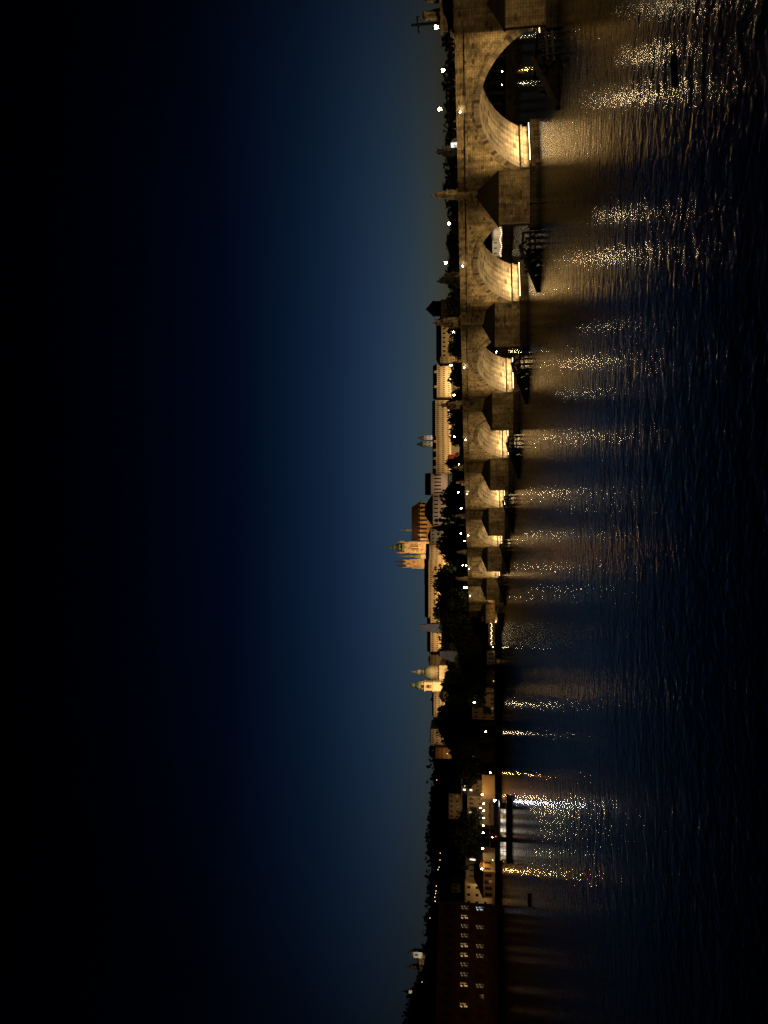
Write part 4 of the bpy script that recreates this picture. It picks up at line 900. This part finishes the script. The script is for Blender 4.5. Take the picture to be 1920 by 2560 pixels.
# lights and towers on the far left hill
for i, (ya, yc, xt, xb, xr, lab) in enumerate([(2376, 2391, 1034, 1052, 1016, 'white abbey tower with onion cap on the ridge at the bottom of the photo'), (2413, 2424, 1033, 1050, 1010, 'dark abbey tower with pale onion cap on the same ridge')]):
    Y = 1000; o = thing('abbey_tower', lab, 'tower', at(xb, (ya+yc)/2, Y)); hw = (yc-ya)/F*Y/2; hz = at(xt, ya, Y).z-o.location.z; rz_ = at(xr, ya, Y).z-o.location.z
    b = MB(); b.box(-hw, hw, -hw, hw, -14, hz); b.build('wall', WHITEP if i == 0 else DARKP, o)
    b = MB(); d = rz_-hz; b.lathe([(hw*1.15, hz), (hw*.9, hz+d*.1), (hw*1.0, hz+d*.25), (hw*.4, hz+d*.4), (hw*.35, hz+d*.55), (hw*.5, hz+d*.65), (hw*.1, hz+d*.8), (.05, rz_)], n=10); b.build('onion_cap', COPPER, o)
    b = MB(); b.box(-hw*.25, hw*.25, -hw-.1, -hw+.1, hz*.4, hz*.75); b.build('window', GLASS, o)
    p = o.location+Vector((3, -22, -2)); spot(p, o.location+Vector((0, 0, hz*.8)), 6500 if i == 0 else 3500, WHITEL, 60, .5)
o = building('abbey', 'pink gabled abbey roof between two ridge towers', 'abbey', 2392, 2412, 1000, 1048, 1056, PINKP, 'front', ROOFTILE, None, 14, xr=1040, trim=False); wash(o, 1, 3000, WARM, 14)
o = building('ridge_house', 'small bright orange house on the ridge at the bottom of the photo', 'house', 2452, 2468, 990, 1043, 1055, PINKP, 'hip', ROOFTILE, (1, 1, .25, .4), 10, xr=1040, trim=False); wash(o, 1, 5200, SODIUM, 14)
lt = thing('lookout_tower', 'dark pointed turret with lit gallery on the ridge near the bottom edge', 'tower', at(1040, 2481, 990)); z_ = lambda x: at(x, 2481, 990).z-lt.location.z
b = MB(); b.lathe([(2.6, -12), (2.4, z_(1030))], n=8); b.build('wall', DARKP, lt)
b = MB(); b.lathe([(1.9, z_(1030)), (1.9, z_(1022))], n=8); b.build('gallery', L_WINDIM, lt)
b = MB(); b.lathe([(2.9, z_(1022)), (1.2, z_(1015)), (.05, z_(1004))], n=8); b.build('roof', SLATE, lt)

# ---------------------------------------------------------------- lamps on the far bank, on the slope and on the ridge
bank_lamp = lamp_post(4.2, L_BANK, .24); orange_lamp = lamp_post(4.2, L_ORANGE, .26)
BL = [(1202, 1458, 312, 'b'), (1173, 1460, 308, 'b'), (1163, 1469, 312, 'b'), (1180, 1470, 310, 'b'), (1252, 1470, 299.2, 'b'), (1212, 1504, 312, 'o'), (1215, 1548, 306, 'o'), (1234, 1618, 303, 'b'), (1185, 1756, 322, 'b2'), (1214, 1829, 304, 'b'), (1226, 1931, 303, 'o'), (1205, 1987, 312, 'o'), (1209, 2009, 309, 'o'), (1201, 2020, 312, 'b'), (1209, 2027, 309, 'b'), (1209, 2045, 309, 'b'), (1208, 2064, 309, 'b'), (1208, 2082, 309, 'b'), (1242, 2094, 302.3, 'b2'), (1206, 2121, 309, 'b'), (1204, 2172, 304, 'o'), (1236, 2151, 302.5, 'b2'),
      (1199, 71, 0, 'b'), (1264, 95, 0, 'b2'), (1260, 178, 0, 'o2'), (1271, 211, 0, 'b2'), (1251, 878, 0, 'b'), (1260, 881, 0, 'b2')]
protos = {'b': bank_lamp, 'o': orange_lamp}; used = {}
cnt = {'b': 0, 'o': 0, 'w': 0}
BL.sort(key=lambda t: t[1])
NAMES = {'b': 'warm white lamp on a post along the far bank', 'o': 'orange lamp on a post along the far bank', 'w': 'cold white lamp on a post along the far bank'}
for (x, y, Y, kd) in BL:
    if Y == 0: Y = bank_Y(y, 3 if x > 1230 else 9)
    k = kd[0]; pr = protos[k]; o = pr if k not in used else copy_tree(pr); used[k] = 1
    p = at(x, y, Y); g = GZ if Y > 299.5 or y < 1000 else 0
    h = p.z-g; f = max(.3, h/4.25)
    o.location = (p.x, p.y, g); sc_ = .55 if kd.endswith('2') else .8
    o.scale = (sc_, sc_, f); o['group'] = NAMES[k].replace('lamp', 'lamps', 1)
    o['label'] = f"{ordn(cnt[k])} {NAMES[k]} from the photo's top"; cnt[k] += 1
# lamps at the icebreakers and on the piers
slope_lamp = lamp_post(5, emit('lantern_glow_distant', (1, .62, .28), 4), .34)
SL = [(1137, 832, 455), (1131, 915, 590), (1147, 1163, 520), (1111, 1698, 500), (1101, 1655, 640), (1107, 1766, 540), (1107, 1774, 540), (1112, 1783, 540), (1118, 1884, 600), (1092, 1950, 700), (1095, 2174, 700), (1098, 2168, 700), (1101, 2133, 720), (1091, 2215, 720), (1090, 2227, 720), (1089, 2234, 720), (1087, 2243, 720), (1075, 2295, 760), (1055, 2455, 900), (1048, 2505, 900), (1041, 2517, 900), (1041, 2537, 900), (1041, 2549, 900), (1088, 2253, 720), (1100, 2150, 720)]
SL.sort(key=lambda t: t[1])
for i, (x, y, Y) in enumerate(SL):
    o = slope_lamp if i == 0 else copy_tree(slope_lamp)
    p = at(x, y, Y); o.location = (p.x, p.y, p.z-5); o['group'] = 'small lamps on the dark slopes'
    o['label'] = f"{ordn(i)} distant lamp glowing on the dark hillside from the photo's top"

# ---------------------------------------------------------------- restaurant boat and landing stage
A = at(1278, 2152, 208); Bq = at(1278, 1992, 208); L = Bq.x-A.x
boat = thing('restaurant_boat', 'long restaurant boat with glowing glass cabin moored at the far bank', 'boat', (A.x, A.y, 0), 0)
b = MB(); b.prism([(0, 0), (L*.02, -2.2), (L*.94, -2.2), (L, 0), (L*.94, 2.2), (L*.02, 2.2)], -.4, 1.25, [(-.3, 0), (L*.01, -2.4), (L*.95, -2.4), (L+.8, 0), (L*.95, 2.4), (L*.01, 2.4)]); b.build('hull', HULL, boat)
b = MB(); b.box(L*.04, L*.86, -1.9, 1.9, 1.25, 3.2); b.build('cabin', DARKP, boat)
for i in range(11):
    if i in (4,): continue
    b = MB(); x = L*(.05+.073*i); b.box(x, x+L*.062, -1.98, -1.9, 1.5, 3.0); w_ = b.build('window', L_CABIN if i not in (0, 5, 9) else L_WINDIM, boat)
    f_ = MB(); f_.box(x-.06, x, -2.02, -1.9, 1.4, 3.1); f_.box(x, x+L*.062, -2.02, -1.985, 2.2, 2.28); f_.build('frame', HULL, w_)
b = MB(); b.box(L*.03, L*.9, -2.2, 2.2, 3.2, 3.38); b.build('roof', WHITEP, boat)
b = MB()
for i in range(22): b.tube((L*(.03+.043*i), -2.15, 3.38), (L*(.03+.043*i), -2.15, 4.2), .03, n=4)
b.bar((L*.03, -2.15, 4.2), (L*.95, -2.15, 4.2), .05, .05); b.bar((L*.03, -2.15, 3.8), (L*.95, -2.15, 3.8), .04, .04); b.build('railing', WHITEP, boat)
zz_m = at(1237, 1999, 208).z
b = MB(); b.tube((L*.93, 0, 1.2), (L*.93, 0, zz_m-.3), .06); b.build('mast', IRON, boat)
zl = at(1237, 1999, 208).z
b = MB(); b.lathe([(.08, -.3), (.27, 0), (.22, .25), (.05, .35)], (L*.93, 0, zl), 8); b.build('mast_lamp', L_WHITE, boat)
b = MB(); b.lathe([(.05, 0), (.2, .1), (.05, .3)], (L*.42, -2.2, 4.2), 6); b.build('red_lamp', L_RED, boat)
# parasols on the terrace behind the boat
def parasol():
    o = thing('parasol', '', 'parasol'); b = MB(); b.tube((0, 0, 0), (0, 0, 2.5), .04); b.build('pole', IRON, o)
    b = MB(); b.lathe([(1.7, 2.2), (1.68, 2.28), (.05, 2.9)], n=8); b.build('canopy', CLOTH[2], o); return o
pr = parasol()
for i, y in enumerate((2012, 2024, 2040, 2056, 2072, 2090, 2104, 2124)):
    o = pr if i == 0 else copy_tree(pr); p = at(1240, y, 303); o.location = (p.x, p.y+i % 2*2, GZ); o['group'] = 'red parasols on the quay terrace'; o['label'] = f"{ordn(i)} red parasol on the quay behind the boat from the photo's top"
for (y, c) in ((2020, WARM), (2060, WARM), (2100, WARM), (2130, WARM)):
    p = at(1225, y, 306); l = bpy.data.lights.new('terrace_light', 'POINT'); l.energy = 90; l.color = c; l.shadow_soft_size = .15; o = bpy.data.objects.new('terrace_light', l); COL.objects.link(o); o.location = p
# small rowing boat drifting on the dark water near the lower bank
rb = thing('rowing_boat', 'small dark empty boat on the water below the big red building', 'boat', at(1322, 2252, 133), .2); rb.location.z = 0
b = MB(); b.prism([(-1.6, 0), (-1.2, -.45), (1.1, -.45), (1.9, 0), (1.1, .45), (-1.2, .45)], -.15, .45, [(-1.8, 0), (-1.3, -.65), (1.2, -.65), (2.2, 0), (1.2, .65), (-1.3, .65)]); b.build('hull', TIMBER, rb)
b = MB(); b.box(-.2, .15, -.6, .6, .453, .5); b.build('seat', TIMBER, rb)
rb.scale = (.62, .62, .7)
lg = tag(MB().build('driftwood_log', TIMBER), 'dark driftwood log floating on the glittering water near the top of the photo', 'log')
b = MB(); b.tube((-.8, 0, 0), (.75, .05, .02), .11, .08, 8); b.tube((.1, 0, .05), (.45, .1, .22), .045, .02, 6); lg.data = b.mesh('driftwood_log', TIMBER); lg.location = at(1667, 176, 36); lg.location.z = .03; lg.rotation_euler = (0, 0, .08)
for o in bpy.data.objects:
    for k in ('_W', '_H', '_d'):
        if k in o: del o[k]
# prototypes that were never placed go away
for o in list(COL.objects):
    if 'category' in o and not o.get('label'):
        for c in list(o.children): bpy.data.objects.remove(c)
        bpy.data.objects.remove(o)
